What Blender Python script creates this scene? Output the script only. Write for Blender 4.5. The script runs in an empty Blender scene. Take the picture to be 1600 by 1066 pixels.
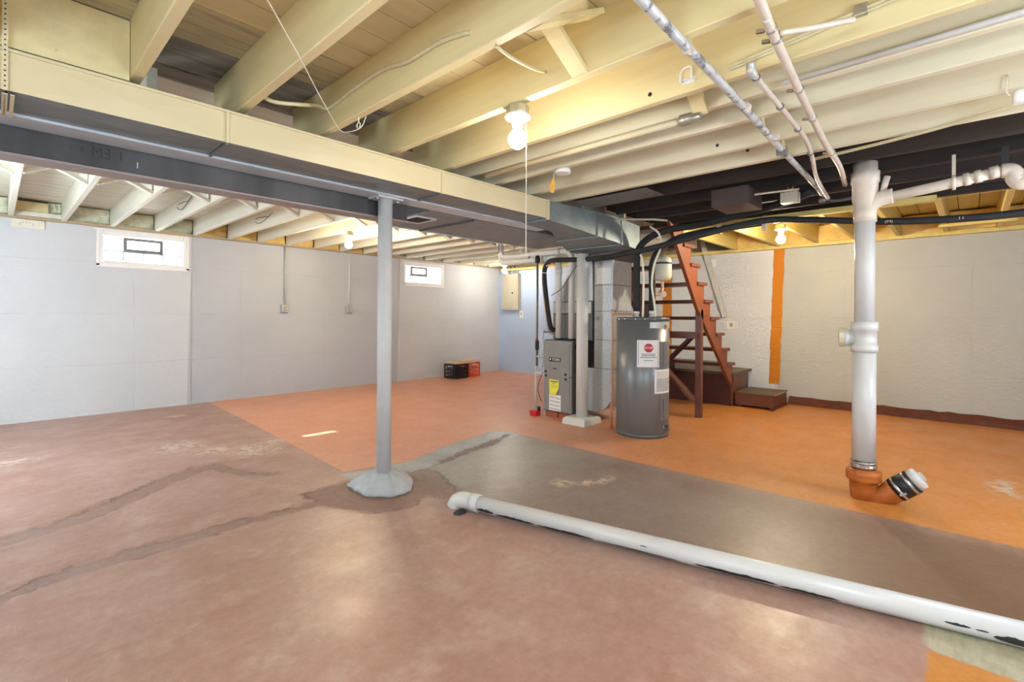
import bpy, bmesh, math, random
import numpy as np
from mathutils import Vector, Matrix
random.seed(7); RNG = np.random.default_rng(7)
S = bpy.context.scene; COL = S.collection; PI = math.pi

# ------------------------------------------------------------------ camera, world, lights, exposure
H = 1.22
A = math.radians(43.2); RO = math.radians(0.338)
F = Vector((math.cos(A), math.sin(A), 0)); Rt = Vector((math.sin(A), -math.cos(A), 0)); U = Vector((0, 0, 1))
r2 = Rt*math.cos(RO) + U*math.sin(RO); u2 = -Rt*math.sin(RO) + U*math.cos(RO)
cam = bpy.data.cameras.new('camera'); co = bpy.data.objects.new('camera', cam); COL.objects.link(co)
m = Matrix.Identity(4)
for i in range(3): m[i][0] = r2[i]; m[i][1] = u2[i]; m[i][2] = -F[i]
m[0][3] = 0; m[1][3] = 0; m[2][3] = H
co.matrix_world = m
cam.sensor_width = 36; cam.lens = 761.2/1600*36; cam.shift_y = -(533-493.7)/1600; cam.clip_start = 0.02
S.camera = co
S.view_settings.view_transform = 'Standard'; S.view_settings.look = 'None'; S.view_settings.gamma = 1
S.view_settings.use_curve_mapping = False
S.view_settings.exposure = 0.84
S.cycles.use_denoising = True
S.cycles.max_bounces = 10; S.cycles.diffuse_bounces = 6; S.cycles.sample_clamp_indirect = 6

def lin(r, g, b):
    f = lambda c: (c/255/12.92 if c/255 <= .04045 else ((c/255+.055)/1.055)**2.4)
    return (f(r), f(g), f(b), 1)

w = bpy.data.worlds.new('sky'); S.world = w; w.use_nodes = True
bg = w.node_tree.nodes['Background']; bg.inputs[0].default_value = (0.86, 0.93, 1.0, 1); bg.inputs[1].default_value = 16.0
sun = bpy.data.lights.new('sun', 'SUN'); sun.energy = 45; sun.angle = math.radians(0.8); sun.color = (1, .95, .86)
so = bpy.data.objects.new('sun', sun); COL.objects.link(so)
so.rotation_euler = Vector((0.98, -2.95, -2.09)).to_track_quat('-Z', 'Y').to_euler()
# unseen fill lights added out of frame to brighten the basement
for nm, loc, e, c in [('fill_light', (-0.8, 0.4, 1.55), 52, (.76, .90, 1)), ('fill_light', (1.2, -1.0, 1.45), 54, (.78, .90, 1)),
                      ('fill_light', (3.9, -1.15, 1.5), 46, (.86, .92, 1)), ('fill_light', (-1.0, 5.2, 1.5), 84, (.80, .92, 1))]:
    l = bpy.data.lights.new(nm, 'POINT'); l.energy = e; l.color = c; l.shadow_soft_size = .3
    o = bpy.data.objects.new(nm, l); o.location = loc; COL.objects.link(o)

# ------------------------------------------------------------------ materials
def nodes(name):
    mt = bpy.data.materials.new(name); mt.use_nodes = True
    nt = mt.node_tree; return mt, nt, nt.nodes['Principled BSDF']
def N(nt, typ, **kw):
    n = nt.nodes.new(typ)
    for k, v in kw.items():
        if k in n.inputs: n.inputs[k].default_value = v
        else: setattr(n, k, v)
    return n
def mixc(nt, fac, a, b, mode='MIX'):
    n = nt.nodes.new('ShaderNodeMix'); n.data_type = 'RGBA'; n.blend_type = mode; n.clamp_factor = True
    for idx, v in ((0, fac), (6, a), (7, b)):
        if isinstance(v, bpy.types.NodeSocket): nt.links.new(v, n.inputs[idx])
        else: n.inputs[idx].default_value = v
    return n.outputs[2]
def mth(nt, op, a, b=None, c=None, clamp=False):
    n = nt.nodes.new('ShaderNodeMath'); n.operation = op; n.use_clamp = clamp
    for i, v in enumerate((a, b, c)):
        if v is None: continue
        if isinstance(v, bpy.types.NodeSocket): nt.links.new(v, n.inputs[i])
        else: n.inputs[i].default_value = v
    return n.outputs[0]
def mapr(nt, v, a, b, c=0., d=1.):
    n = nt.nodes.new('ShaderNodeMapRange'); n.clamp = True
    nt.links.new(v, n.inputs[0])
    for i, x in enumerate((a, b, c, d)): n.inputs[i+1].default_value = x
    return n.outputs[0]
def noise(nt, vec, scale, detail=4, rough=.55):
    n = N(nt, 'ShaderNodeTexNoise', Scale=scale, Detail=detail, Roughness=rough)
    if vec is not None: nt.links.new(vec, n.inputs['Vector'])
    return n.outputs[0]
def scaled(nt, vec, s):
    n = nt.nodes.new('ShaderNodeMapping'); n.inputs['Scale'].default_value = s; nt.links.new(vec, n.inputs[0]); return n.outputs[0]
def bump(nt, b, h, strength=.2, dist=.01):
    n = N(nt, 'ShaderNodeBump', Strength=strength, Distance=dist); nt.links.new(h, n.inputs['Height']); nt.links.new(n.outputs[0], b.inputs['Normal'])

def paint(name, col, rough=.55, var=.10, scale=5, bmp=.12, bscale=60, metal=0., stretch=(1, 1, 1), dirt=None, dirt_lo=.6, dirt_hi=.75, spec=.4):
    mt, nt, b = nodes(name)
    tc = nt.nodes.new('ShaderNodeTexCoord').outputs['Object']; v = scaled(nt, tc, stretch)
    n1 = noise(nt, v, scale)
    c0 = tuple(c*(1-var) for c in col[:3])+(1,); c1 = tuple(min(1, c*(1+var)) for c in col[:3])+(1,)
    c = mixc(nt, mapr(nt, n1, .3, .7), c0, c1)
    if dirt is not None: c = mixc(nt, mapr(nt, noise(nt, v, scale*1.7, 6, .65), dirt_lo, dirt_hi), c, dirt)
    nt.links.new(c, b.inputs['Base Color'])
    b.inputs['Roughness'].default_value = rough; b.inputs['Metallic'].default_value = metal
    b.inputs['Specular IOR Level'].default_value = spec
    if bmp: bump(nt, b, noise(nt, v, bscale, 3), bmp, .004)
    return mt
def emit(name, col, st):
    mt, nt, b = nodes(name)
    b.inputs['Base Color'].default_value = col; b.inputs['Emission Color'].default_value = col; b.inputs['Emission Strength'].default_value = st
    return mt
def wood(name, col, var=.15, rough=.6, axis='y', bmp=.15, dirt=None, dl=.6, dh=.72):
    st = {'x': (.6, 9, 9), 'y': (9, .6, 9), 'z': (9, 9, .6)}[axis]
    return paint(name, col, rough, var, 1.6, bmp, 6, stretch=st, dirt=dirt, dirt_lo=dl, dirt_hi=dh)

M = {}
M['cream'] = wood('cream_paint', lin(222, 208, 160), .07, .5, 'y', .10, lin(150, 135, 95), .68, .80)
M['cream_flat'] = wood('cream_paint_boards', lin(206, 191, 148), .09, .6, 'x', .12, lin(140, 124, 92), .68, .82)
M['cream_pale'] = wood('pale_cream_paint', lin(222, 214, 186), .07, .5, 'y', .10, lin(160, 148, 120), .70, .82)
M['cream_worn'] = wood('worn_paint_boards', lin(184, 173, 138), .12, .6, 'x', .12, lin(128, 122, 108), .54, .70)
M['grey_board'] = wood('grey_bare_boards', lin(140, 132, 122), .2, .65, 'x', .15, lin(60, 52, 48), .55, .68)
M['white_wood'] = wood('white_wood_paint', lin(226, 224, 208), .06, .5, 'y', .10)
M['white_board'] = wood('white_board_paint', lin(218, 214, 198), .08, .6, 'x', .10)
M['lamplit_wood'] = wood('lamplit_yellow_wood', lin(215, 196, 120), .08, .55, 'x', .10)  # yellow of the nearby bulb's light put into the wood colour
M['black_wood'] = wood('bare_dark_wood', lin(46, 37, 33), .35, .7, 'y', .2)
M['black_board'] = wood('bare_dark_board', lin(42, 34, 31), .35, .75, 'x', .2)
M['cream_metal'] = paint('cream_metal', lin(214, 202, 166), .4, .04, 3, .04)
M['grey_metal'] = paint('grey_painted_metal', lin(126, 138, 141), .42, .14, 6, .10, 25, .25, stretch=(1, 2, 2))
M['flange'] = paint('flange_paint', lin(202, 212, 220), .34, .10, 6, .10, 30, .15)
M['dark_steel'] = paint('dark_steel', lin(74, 74, 76), .45, .38, 4, .12, 30, .35, stretch=(1, 1, .25))
M['steel_pink'] = paint('bounce_tinted_lip', lin(150, 140, 138), .45, .08, 4, .08)  # pinkish light bounced off the red floor, put into the lip colour
M['galv'] = paint('galvanised', lin(186, 188, 189), .38, .14, 40, .04, 30, .3)
M['pipe_grey'] = paint('spotted_pipe', lin(196, 198, 200), .4, .16, 12, .04, 30, .1, dirt=lin(118, 120, 122), dirt_lo=.52, dirt_hi=.62)
M['galv_dark'] = paint('galvanised_dull', lin(122, 124, 126), .42, .2, 25, .04, 30, .5)
M['post'] = paint('post_paint', lin(196, 197, 199), .45, .06, 8, .10, 30, dirt=lin(120, 100, 85), dirt_lo=.74, dirt_hi=.78)
M['postbase'] = paint('post_base_paint', lin(176, 180, 183), .6, .12, 9, .5, 40)
M['pvc'] = paint('pvc', lin(206, 205, 204), .32, .03, 5, .02)
M['pvc_old'] = paint('pvc_old', lin(212, 200, 186), .4, .1, 8, .04, dirt=lin(110, 90, 75), dirt_lo=.72, dirt_hi=.76)
M['pvc_white'] = paint('pvc_painted', lin(214, 213, 210), .45, .05, 8, .06)
M['clay'] = paint('painted_clay', lin(178, 100, 42), .5, .22, 10, .4, 30)
M['rubber'] = paint('rubber', lin(34, 35, 36), .45, .15, 8, .05)
M['hose'] = paint('hose_foam', lin(44, 45, 46), .75, .2, 10, .1, 50)
M['chrome'] = paint('clamp_steel', lin(200, 200, 202), .22, .08, 10, .02, 30, .9)
M['porcelain'] = paint('porcelain', lin(236, 234, 228), .25, .02, 5, 0)
M['boxsteel'] = paint('box_steel', lin(172, 168, 152), .35, .2, 12, .05, 30, .6)
M['bulb'] = emit('bulb_glow', (1, .93, .80, 1), 95)
M['bulb_warm'] = emit('bulb_glow_warm', (1, .83, .56, 1), 520)
M['bulb_right'] = emit('bulb_glow_right', (1, .87, .64, 1), 640)
M['bulb_far'] = emit('bulb_glow_far', (1, .92, .80, 1), 230)
M['cord'] = paint('cord', lin(225, 220, 200), .7, .05, 20, 0)
M['cable'] = paint('cable_painted', lin(206, 196, 160), .5, .08, 20, .03)
M['cable_grey'] = paint('cable_grey', lin(186, 180, 168), .5, .1, 20, .03)
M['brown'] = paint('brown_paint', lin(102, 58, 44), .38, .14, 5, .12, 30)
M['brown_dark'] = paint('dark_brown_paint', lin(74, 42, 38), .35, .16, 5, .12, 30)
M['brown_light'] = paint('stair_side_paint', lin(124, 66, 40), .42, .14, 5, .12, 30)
M['block_brown'] = paint('dull_brown_block', lin(72, 60, 58), .5, .12, 5, .1, 30)
M['curb'] = paint('curb_paint', lin(92, 44, 28), .6, .2, 10, .3, 30)
M['tread_top'] = paint('worn_tread', lin(98, 84, 66), .5, .2, 8, .15)
M['heater'] = paint('heater_grey', lin(120, 122, 124), .33, .05, 4, .02, 30, .25)
M['heater_dark'] = paint('heater_trim', lin(100, 102, 104), .35, .05, 4, .02, 30, .2)
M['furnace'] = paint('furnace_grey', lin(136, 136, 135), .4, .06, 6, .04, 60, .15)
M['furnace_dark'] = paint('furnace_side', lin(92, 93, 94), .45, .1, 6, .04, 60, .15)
M['black'] = paint('black', lin(24, 24, 25), .5, .1, 5, 0)
M['white'] = paint('label_white', lin(232, 232, 230), .5, .02, 5, 0)
M['ink'] = paint('ink', lin(90, 90, 92), .6, .05, 5, 0)
M['ink_dark'] = paint('ink_dark', lin(45, 45, 47), .6, .05, 5, 0)
M['red'] = paint('sign_red', lin(190, 30, 62), .5, .03, 5, 0)
M['redbox'] = paint('red_plastic', lin(205, 28, 40), .4, .06, 5, 0)
M['yellow'] = paint('yellow_tag', lin(232, 226, 80), .6, .03, 5, 0)
M['orange_tag'] = paint('orange_tag', lin(214, 160, 60), .6, .15, 20, 0)
M['copper'] = paint('copper', lin(196, 150, 124), .35, .12, 8, .02, 30, .5)
M['tank'] = paint('tank_ivory', lin(206, 203, 182), .35, .03, 5, 0)
M['brick'] = paint('brick_red', lin(158, 88, 66), .8, .15, 14, .3)
M['blackpl'] = paint('black_plastic', lin(40, 37, 38), .45, .1, 6, .02)
M['orangepl'] = paint('orange_plastic', lin(228, 76, 26), .42, .06, 6, .02)
M['ply'] = wood('plain_board', lin(214, 190, 160), .1, .65, 'x', .1)
M['insul'] = paint('batt', lin(226, 226, 200), .9, .12, 9, .9, 22, dirt=lin(190, 202, 176), dirt_lo=.5, dirt_hi=.66)
M['insul_y'] = paint('batt_yellow', lin(226, 194, 118), .9, .14, 9, .9, 22, dirt=lin(234, 206, 140), dirt_lo=.55, dirt_hi=.66)
M['panel'] = paint('panel_beige', lin(186, 180, 160), .4, .04, 4, .02)
M['outlet'] = paint('outlet_grey', lin(160, 160, 160), .45, .06, 8, .04)
M['sill'] = wood('sill_plate', lin(176, 160, 130), .2, .7, 'x', .2)
M['rail'] = wood('rail_board_paint', lin(198, 198, 194), .08, .55, 'y', .1)
M['cleanout'] = paint('cleanout_plug', lin(214, 206, 176), .4, .06, 5, 0)
M['white_plaster'] = paint('white_plaster', lin(240, 240, 240), .6, .02, 10, .3, 30)
M['ventframe'] = paint('vent_frame', lin(120, 120, 119), .45, .05, 8, .02)
mt, nt, b = nodes('glass_block_glass'); M['gblock'] = mt
tr = nt.nodes.new('ShaderNodeBsdfTranslucent'); tr.inputs[0].default_value = (.6, .63, .64, 1)
gl = nt.nodes.new('ShaderNodeBsdfGlossy'); gl.inputs[1].default_value = .12
ms = nt.nodes.new('ShaderNodeMixShader'); ms.inputs[0].default_value = .1
nt.links.new(tr.outputs[0], ms.inputs[1]); nt.links.new(gl.outputs[0], ms.inputs[2]); nt.links.new(ms.outputs[0], nt.nodes['Material Output'].inputs[0])
tcg = nt.nodes.new('ShaderNodeTexCoord').outputs['Object']
bn = N(nt, 'ShaderNodeBump', Strength=.5, Distance=.01); nt.links.new(noise(nt, tcg, 25), bn.inputs['Height']); nt.links.new(bn.outputs[0], tr.inputs['Normal'])
mt, nt, b = nodes('pane_glass'); M['pane'] = mt
tp = nt.nodes.new('ShaderNodeBsdfTransparent'); gl = nt.nodes.new('ShaderNodeBsdfGlossy'); gl.inputs[1].default_value = .02
ms = nt.nodes.new('ShaderNodeMixShader'); ms.inputs[0].default_value = .07
nt.links.new(tp.outputs[0], ms.inputs[1]); nt.links.new(gl.outputs[0], ms.inputs[2]); nt.links.new(ms.outputs[0], nt.nodes['Material Output'].inputs[0])

# painted poured-concrete walls: ax = which object axis runs along the wall
def wall_mat(name, ax, colfun):
    mt, nt, b = nodes(name)
    tc = nt.nodes.new('ShaderNodeTexCoord').outputs['Object']
    sx = nt.nodes.new('ShaderNodeSeparateXYZ'); nt.links.new(tc, sx.inputs[0])
    along = sx.outputs[ax]; z = sx.outputs[2]
    wob = noise(nt, tc, 3)
    cb = nt.nodes.new('ShaderNodeCombineXYZ')
    nt.links.new(mth(nt, 'ADD', along, mth(nt, 'MULTIPLY', wob, .05)), cb.inputs[0]); nt.links.new(mth(nt, 'ADD', z, mth(nt, 'MULTIPLY', wob, .04)), cb.inputs[1])
    br = N(nt, 'ShaderNodeTexBrick', Scale=1.0); br.inputs['Brick Width'].default_value = 1.24; br.inputs['Row Height'].default_value = .62
    br.inputs['Mortar Size'].default_value = .007; br.inputs['Mortar Smooth'].default_value = .6; br.offset = 0.0
    nt.links.new(cb.outputs[0], br.inputs['Vector'])
    line = br.outputs['Fac']
    br_n = noise(nt, scaled(nt, tc, (1, 1, 2.2)), 16, 5)
    fine = noise(nt, tc, 90, 3)
    keep = mapr(nt, noise(nt, tc, 2.5), .40, .60)
    ln = mth(nt, 'MULTIPLY', line, keep)
    h = mth(nt, 'ADD', mth(nt, 'ADD', mth(nt, 'ADD', mth(nt, 'MULTIPLY', br_n, 1.0), mth(nt, 'MULTIPLY', noise(nt, tc, 26, 5, .65), .8)), mth(nt, 'MULTIPLY', fine, .35)), mth(nt, 'MULTIPLY', ln, -.6))
    bump(nt, b, h, .5, .014)
    c = colfun(nt, along, z, tc)
    c = mixc(nt, mapr(nt, noise(nt, tc, 1.6, 5), .35, .7), c, (.93, .93, .93, 1), 'MULTIPLY')
    c = mixc(nt, mth(nt, 'MULTIPLY', ln, .12), c, (.6, .58, .55, 1), 'MULTIPLY')
    c = mixc(nt, mapr(nt, noise(nt, tc, 9, 6, .7), .74, .80), c, (.75, .72, .68, 1), 'MULTIPLY')
    nt.links.new(c, b.inputs['Base Color']); b.inputs['Roughness'].default_value = .55; b.inputs['Specular IOR Level'].default_value = .3
    return mt
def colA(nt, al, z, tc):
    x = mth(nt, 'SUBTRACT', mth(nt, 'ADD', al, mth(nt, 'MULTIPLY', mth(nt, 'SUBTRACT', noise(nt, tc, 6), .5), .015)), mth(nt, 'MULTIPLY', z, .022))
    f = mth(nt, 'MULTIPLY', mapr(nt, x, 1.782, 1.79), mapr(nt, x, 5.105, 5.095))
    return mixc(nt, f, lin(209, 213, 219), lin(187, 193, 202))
def colB(nt, al, z, tc):
    wob = mth(nt, 'MULTIPLY', mth(nt, 'SUBTRACT', noise(nt, tc, 5), .5), .04)
    y = mth(nt, 'ADD', al, wob)
    c = mixc(nt, mapr(nt, y, 5.2, 6.3), lin(214, 217, 222), lin(182, 202, 232))
    c = mixc(nt, mapr(nt, y, 2.0, 2.06), lin(186, 188, 184), c)
    def band(c, a0, a1, z0, col):
        f = mth(nt, 'MULTIPLY', mapr(nt, y, a0-.006, a0+.006), mapr(nt, y, a1+.006, a1-.006))
        f = mth(nt, 'MULTIPLY', f, mapr(nt, mth(nt, 'ADD', z, wob), z0-.01, z0+.01))
        return mixc(nt, f, c, col)
    # the stripe leans a little: use y shifted with height
    ys = mth(nt, 'SUBTRACT', y, mth(nt, 'MULTIPLY', mth(nt, 'SUBTRACT', 2.2, z), .03))
    f = mth(nt, 'MULTIPLY', mapr(nt, ys, 1.925, 1.937), mapr(nt, ys, 2.078, 2.066))
    f = mth(nt, 'MULTIPLY', f, mapr(nt, mth(nt, 'ADD', z, wob), .24, .262))
    c = mixc(nt, f, c, lin(205, 128, 30))
    c = band(c, 3.62, 3.78, .3, lin(205, 128, 40))
    return c
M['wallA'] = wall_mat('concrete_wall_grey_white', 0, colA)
M['wallB'] = wall_mat('concrete_wall_mixed_paint', 1, colB)

# ------------------------------------------------------------------ mesh builder and object helpers
class MB:
    def __init__(s): s.v = []; s.f = []; s.m = []; s.sm = []
    def add(s, vs, fs, mi=0, smooth=False):
        o = len(s.v); s.v += [tuple(v) for v in vs]
        for f in fs: s.f.append(tuple(i+o for i in f)); s.m.append(mi); s.sm.append(smooth)
        return s
    def box(s, x0, x1, y0, y1, z0, z1, mi=0):
        vs = [(x, y, z) for x in (x0, x1) for y in (y0, y1) for z in (z0, z1)]
        return s.add(vs, [(0, 1, 3, 2), (4, 6, 7, 5), (0, 4, 5, 1), (2, 3, 7, 6), (0, 2, 6, 4), (1, 5, 7, 3)], mi)
    def bar(s, p, q, w, h, up=(0, 0, 1), mi=0):
        p, q = Vector(p), Vector(q); d = (q-p).normalized(); up = Vector(up)
        a = d.cross(up)
        if a.length < 1e-4: a = d.cross(Vector((1, 0, 0)))
        a.normalize(); b = a.cross(d)
        vs = []
        for e in (p, q):
            for i, j in ((-1, -1), (1, -1), (1, 1), (-1, 1)): vs.append(e+a*(i*w/2)+b*(j*h/2))
        return s.add(vs, [(3, 2, 1, 0), (4, 5, 6, 7), (0, 1, 5, 4), (1, 2, 6, 5), (2, 3, 7, 6), (3, 0, 4, 7)], mi)
    def prism(s, poly, fn, a, b, mi=0):
        n = len(poly); vs = [fn(u, v, a) for u, v in poly]+[fn(u, v, b) for u, v in poly]
        fs = [tuple(range(n)), tuple(range(2*n-1, n-1, -1))]+[(i+n, (i+1) % n+n, (i+1) % n, i) for i in range(n)]
        return s.add(vs, fs, mi)
    def lathe(s, prof, c=(0, 0, 0), axis=(0, 0, 1), n=20, mi=0, smooth=True):
        c = Vector(c); ax = Vector(axis).normalized(); t = Vector((1, 0, 0)) if abs(ax.x) < .9 else Vector((0, 1, 0))
        e1 = ax.cross(t).normalized(); e2 = ax.cross(e1)
        vs = []; fs = []
        for r, z in prof:
            for k in range(n):
                an = 2*PI*k/n; vs.append(c+ax*z+(e1*math.cos(an)+e2*math.sin(an))*max(r, 1e-5))
        m_ = len(prof)
        for i in range(m_-1):
            for k in range(n):
                k2 = (k+1) % n; fs.append((i*n+k, i*n+k2, (i+1)*n+k2, (i+1)*n+k))
        s.add(vs, fs, mi, smooth)
        o = len(s.v)-len(vs)
        for base, rev in ((0, True), ((m_-1)*n, False)):
            if (prof[0] if base == 0 else prof[-1])[0] > 1e-4:
                f = [o+base+k for k in range(n)]
                s.f.append(tuple(reversed(f) if rev else f)); s.m.append(mi); s.sm.append(False)
        return s
    def tube(s, pts, r, n=10, mi=0, sub=6, smooth_path=True):
        P = [Vector(p) for p in pts]
        if smooth_path and len(P) > 2:
            Q = [P[0]*2-P[1]]+P+[P[-1]*2-P[-2]]; out = []
            for i in range(1, len(Q)-2):
                for k in range(sub):
                    t = k/sub; a, b, c, d = Q[i-1], Q[i], Q[i+1], Q[i+2]
                    out.append(.5*((2*b)+(c-a)*t+(2*a-5*b+4*c-d)*t*t+(3*b-a-3*c+d)*t**3))
            out.append(P[-1]); P = out
        vs = []; fs = []; pe = None
        for i, p in enumerate(P):
            d = (P[min(i+1, len(P)-1)]-P[max(i-1, 0)]).normalized()
            if pe is None:
                t = Vector((0, 0, 1)) if abs(d.z) < .9 else Vector((1, 0, 0)); e = d.cross(t).normalized()
            else:
                e = (pe-d*pe.dot(d)).normalized()
            pe = e; g = d.cross(e)
            for k in range(n):
                an = 2*PI*k/n; vs.append(p+(e*math.cos(an)+g*math.sin(an))*r)
        L = len(P)
        for i in range(L-1):
            for k in range(n):
                k2 = (k+1) % n; fs.append((i*n+k2, i*n+k, (i+1)*n+k, (i+1)*n+k2))
        s.add(vs, fs, mi, True)
        o = len(s.v)-len(vs)
        s.f.append(tuple(o+k for k in range(n))); s.m.append(mi); s.sm.append(False)
        s.f.append(tuple(o+(L-1)*n+n-1-k for k in range(n))); s.m.append(mi); s.sm.append(False)
        return s
    def loft(s, secs, mi=0, caps=True):
        n = len(secs[0]); vs = [p for q in secs for p in q]; fs = []
        for i in range(len(secs)-1):
            for k in range(n):
                k2 = (k+1) % n; fs.append((i*n+k, i*n+k2, (i+1)*n+k2, (i+1)*n+k))
        if caps: fs += [tuple(range(n-1, -1, -1)), tuple((len(secs)-1)*n+k for k in range(n))]
        return s.add(vs, fs, mi)

ROOT = {}
def base_of(o):
    while o is not None and o.name not in ROOT: o = o.parent
    return Vector(ROOT[o.name]) if o is not None else Vector((0, 0, 0))
def build(name, mb, mat, parent=None, bevel=0, label=None, loc=None):
    if parent is not None: off = base_of(parent)
    else: off = Vector(loc) if loc is not None else Vector((0, 0, 0))
    me = bpy.data.meshes.new(name)
    me.from_pydata([(v[0]-off[0], v[1]-off[1], v[2]-off[2]) for v in mb.v], [], mb.f)
    for mm in (mat if isinstance(mat, (list, tuple)) else [mat]): me.materials.append(mm)
    me.polygons.foreach_set('material_index', mb.m); me.polygons.foreach_set('use_smooth', mb.sm)
    bm = bmesh.new(); bm.from_mesh(me); bmesh.ops.recalc_face_normals(bm, faces=bm.faces); bm.to_mesh(me); bm.free()
    me.update()
    o = bpy.data.objects.new(name, me); COL.objects.link(o)
    if parent is not None: o.parent = parent
    else: o.location = off; ROOT[o.name] = tuple(off)
    if bevel:
        bv = o.modifiers.new('bevel', 'BEVEL'); bv.width = bevel; bv.segments = 2; bv.limit_method = 'ANGLE'; bv.angle_limit = .6
    if label: o['label'] = label
    return o
def thing(name, label, cat, loc=(0, 0, 0), group=None, kind=None):
    o = bpy.data.objects.new(name, None); o.location = loc; COL.objects.link(o); ROOT[o.name] = tuple(loc); o.empty_display_size = .05
    o['label'] = label; o['category'] = cat
    if group: o['group'] = group
    return o
def tag(o, label, cat, group=None):
    o['label'] = label; o['category'] = cat
    if group: o['group'] = group
    return o
def struct(o): o['kind'] = 'structure'; return o
def sempty(name, loc=(0, 0, 0)):
    o = bpy.data.objects.new(name, None); o.location = loc; COL.objects.link(o); ROOT[o.name] = tuple(loc); o['kind'] = 'structure'; return o

def stuff_build(*a, **k): o = build(*a, **k); o['kind'] = 'stuff'; return o
def stuff(o): o['kind'] = 'stuff'; return o
def text_mb(txt, size, fn, mi=0, depth=0., mb=None):
    """flat lettering: font outline mapped by fn(u, v) -> world point, centred on (0, 0)"""
    cu = bpy.data.curves.new('t', 'FONT'); cu.body = txt; cu.size = size; cu.align_x = 'CENTER'; cu.align_y = 'CENTER'; cu.resolution_u = 2
    ob = bpy.data.objects.new('t', cu); COL.objects.link(ob)
    dg = bpy.context.evaluated_depsgraph_get(); dg.update()
    me = bpy.data.meshes.new_from_object(ob.evaluated_get(dg))
    mb = mb or MB()
    mb.add([fn(v.co.x, v.co.y) for v in me.vertices], [tuple(p.vertices) for p in me.polygons], mi)
    bpy.data.objects.remove(ob); bpy.data.curves.remove(cu); bpy.data.meshes.remove(me)
    return mb

# ------------------------------------------------------------------ floor
X0, X1, Y0, Y1 = -1.5, 7.75, -1.6, 7.75
CEIL = 2.485
st = .04
xs = np.arange(X0, X1+st, st); ys = np.arange(Y0, Y1+st, st)
gx, gy = np.meshgrid(xs, ys); nx, ny = len(xs), len(ys)
Pn = np.stack([gx.ravel(), gy.ravel()], 1)
def segd(P, a, b):
    a = np.array(a); b = np.array(b); d = b-a; t = np.clip(((P-a)@d)/(d@d), 0, 1)
    return np.linalg.norm(P-(a+t[:, None]*d), axis=1)
def polyd(P, poly):
    n = len(poly); d = np.full(len(P), 1e9); ins = np.zeros(len(P), bool)
    for i in range(n):
        a, b = poly[i], poly[(i+1) % n]; d = np.minimum(d, segd(P, a, b))
        if a[1] != b[1]:
            c = ((a[1] > P[:, 1]) != (b[1] > P[:, 1])) & (P[:, 0] < (b[0]-a[0])*(P[:, 1]-a[1])/(b[1]-a[1])+a[0]); ins ^= c
    return np.where(ins, -d, d)
def lined(P, pts, ws):
    d = np.full(len(P), 1e9)
    for (a, b, w_) in zip(pts[:-1], pts[1:], ws): d = np.minimum(d, segd(P, a, b)-w_)
    return d
sd = {}
sd['slab'] = polyd(Pn, [(2.08, 9), (1.99, 6.0), (1.87, 3.55), (2.375, 3.40), (2.92, 3.56), (3.62, 3.67), (3.72, 3.55), (3.72, 2.9), (3.69, 2.07), (3.75, -.22), (3.78, -3), (9, -3), (9, 9)])
sd['strip'] = polyd(Pn, [(1.80, 3.50), (2.375, 3.40), (2.92, 3.56), (3.62, 3.67), (3.72, 3.55), (3.72, 3.36), (3.37, 3.32), (2.82, 3.256), (2.3, 3.15), (2.0, 3.05), (1.85, 3.2)])
sd['center'] = polyd(Pn, [(2.22, 3.30), (3.7, 3.4), (3.70, 2.9), (3.69, 2.07), (3.75, -.22), (3.78, -3), (3.0, -3), (2.62, -.2), (2.35, 1.0), (2.1, 2.2), (2.0, 2.6)])
tr1 = lined(Pn, [(-.5, 3.70), (.08, 3.76), (.34, 3.83), (.69, 4.11), (1.07, 4.42), (1.22, 4.40), (1.34, 4.02), (1.50, 3.86)], [.075, .085, .10, .095, .08, .06, .05])
tr2 = lined(Pn, [(-.5, 2.98), (.03, 3.02), (.3, 3.10), (.69, 3.09), (1.01, 3.11), (1.46, 3.07), (1.7, 3.0)], [.045, .06, .08, .07, .055, .06])
tr3 = lined(Pn, [(2.2, 3.08), (2.55, 3.20), (2.82, 3.27), (3.2, 3.33), (3.37, 3.37), (3.62, 3.45)], [.02, .05, .055, .05, .02])
pat = polyd(Pn, [(1.42, 3.34), (1.46, 2.96), (1.62, 2.66), (1.82, 2.56), (2.02, 2.66), (2.10, 2.36), (2.16, 2.42), (2.40, 2.98), (2.42, 3.12), (2.2, 3.2), (1.8, 3.3)])
sd['trench'] = np.minimum(np.minimum(tr1, tr2), np.minimum(pat, tr3))
sd['bare'] = polyd(Pn, [(2.36, .11), (2.62, .14), (2.76, -.6), (2.36, -.6)])
sd['orange'] = polyd(Pn, [(2.36, .105), (2.36, -1.2), (.5, -1.2), (1.9, .1)])
chip = np.full(len(Pn), 1e9)
for cx, cy, rx, ry in [(1.19, 5.3, .22, .22), (1.36, 4.92, .2, .16), (1.62, 4.7, .22, .26), (1.86, 4.86, .1, .16), (.1, 5.7, .25, .12), (2.86, 2.16, .10, .09), (2.98, 2.04, .08, .06), (3.13, 1.98, .12, .06), (5.0, -.2, .25, .1), (4.45, -.32, .12, .06), (2.2, 6.3, .12, .08), (1.5, 6.9, .1, .08)]:
    chip = np.minimum(chip, np.sqrt(((Pn[:, 0]-cx)/rx)**2+((Pn[:, 1]-cy)/ry)**2))
sd['chip'] = chip
zf = -.006*np.clip(.02-sd['trench'], 0, .06)/.06
fm = bpy.data.meshes.new('floor')
V = np.stack([gx.ravel(), gy.ravel(), zf], 1)
idx = np.arange(nx*ny).reshape(ny, nx)
Q = np.stack([idx[:-1, :-1], idx[:-1, 1:], idx[1:, 1:], idx[1:, :-1]], -1).reshape(-1, 4)
fm.vertices.add(len(V)); fm.vertices.foreach_set('co', V.ravel())
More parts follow.
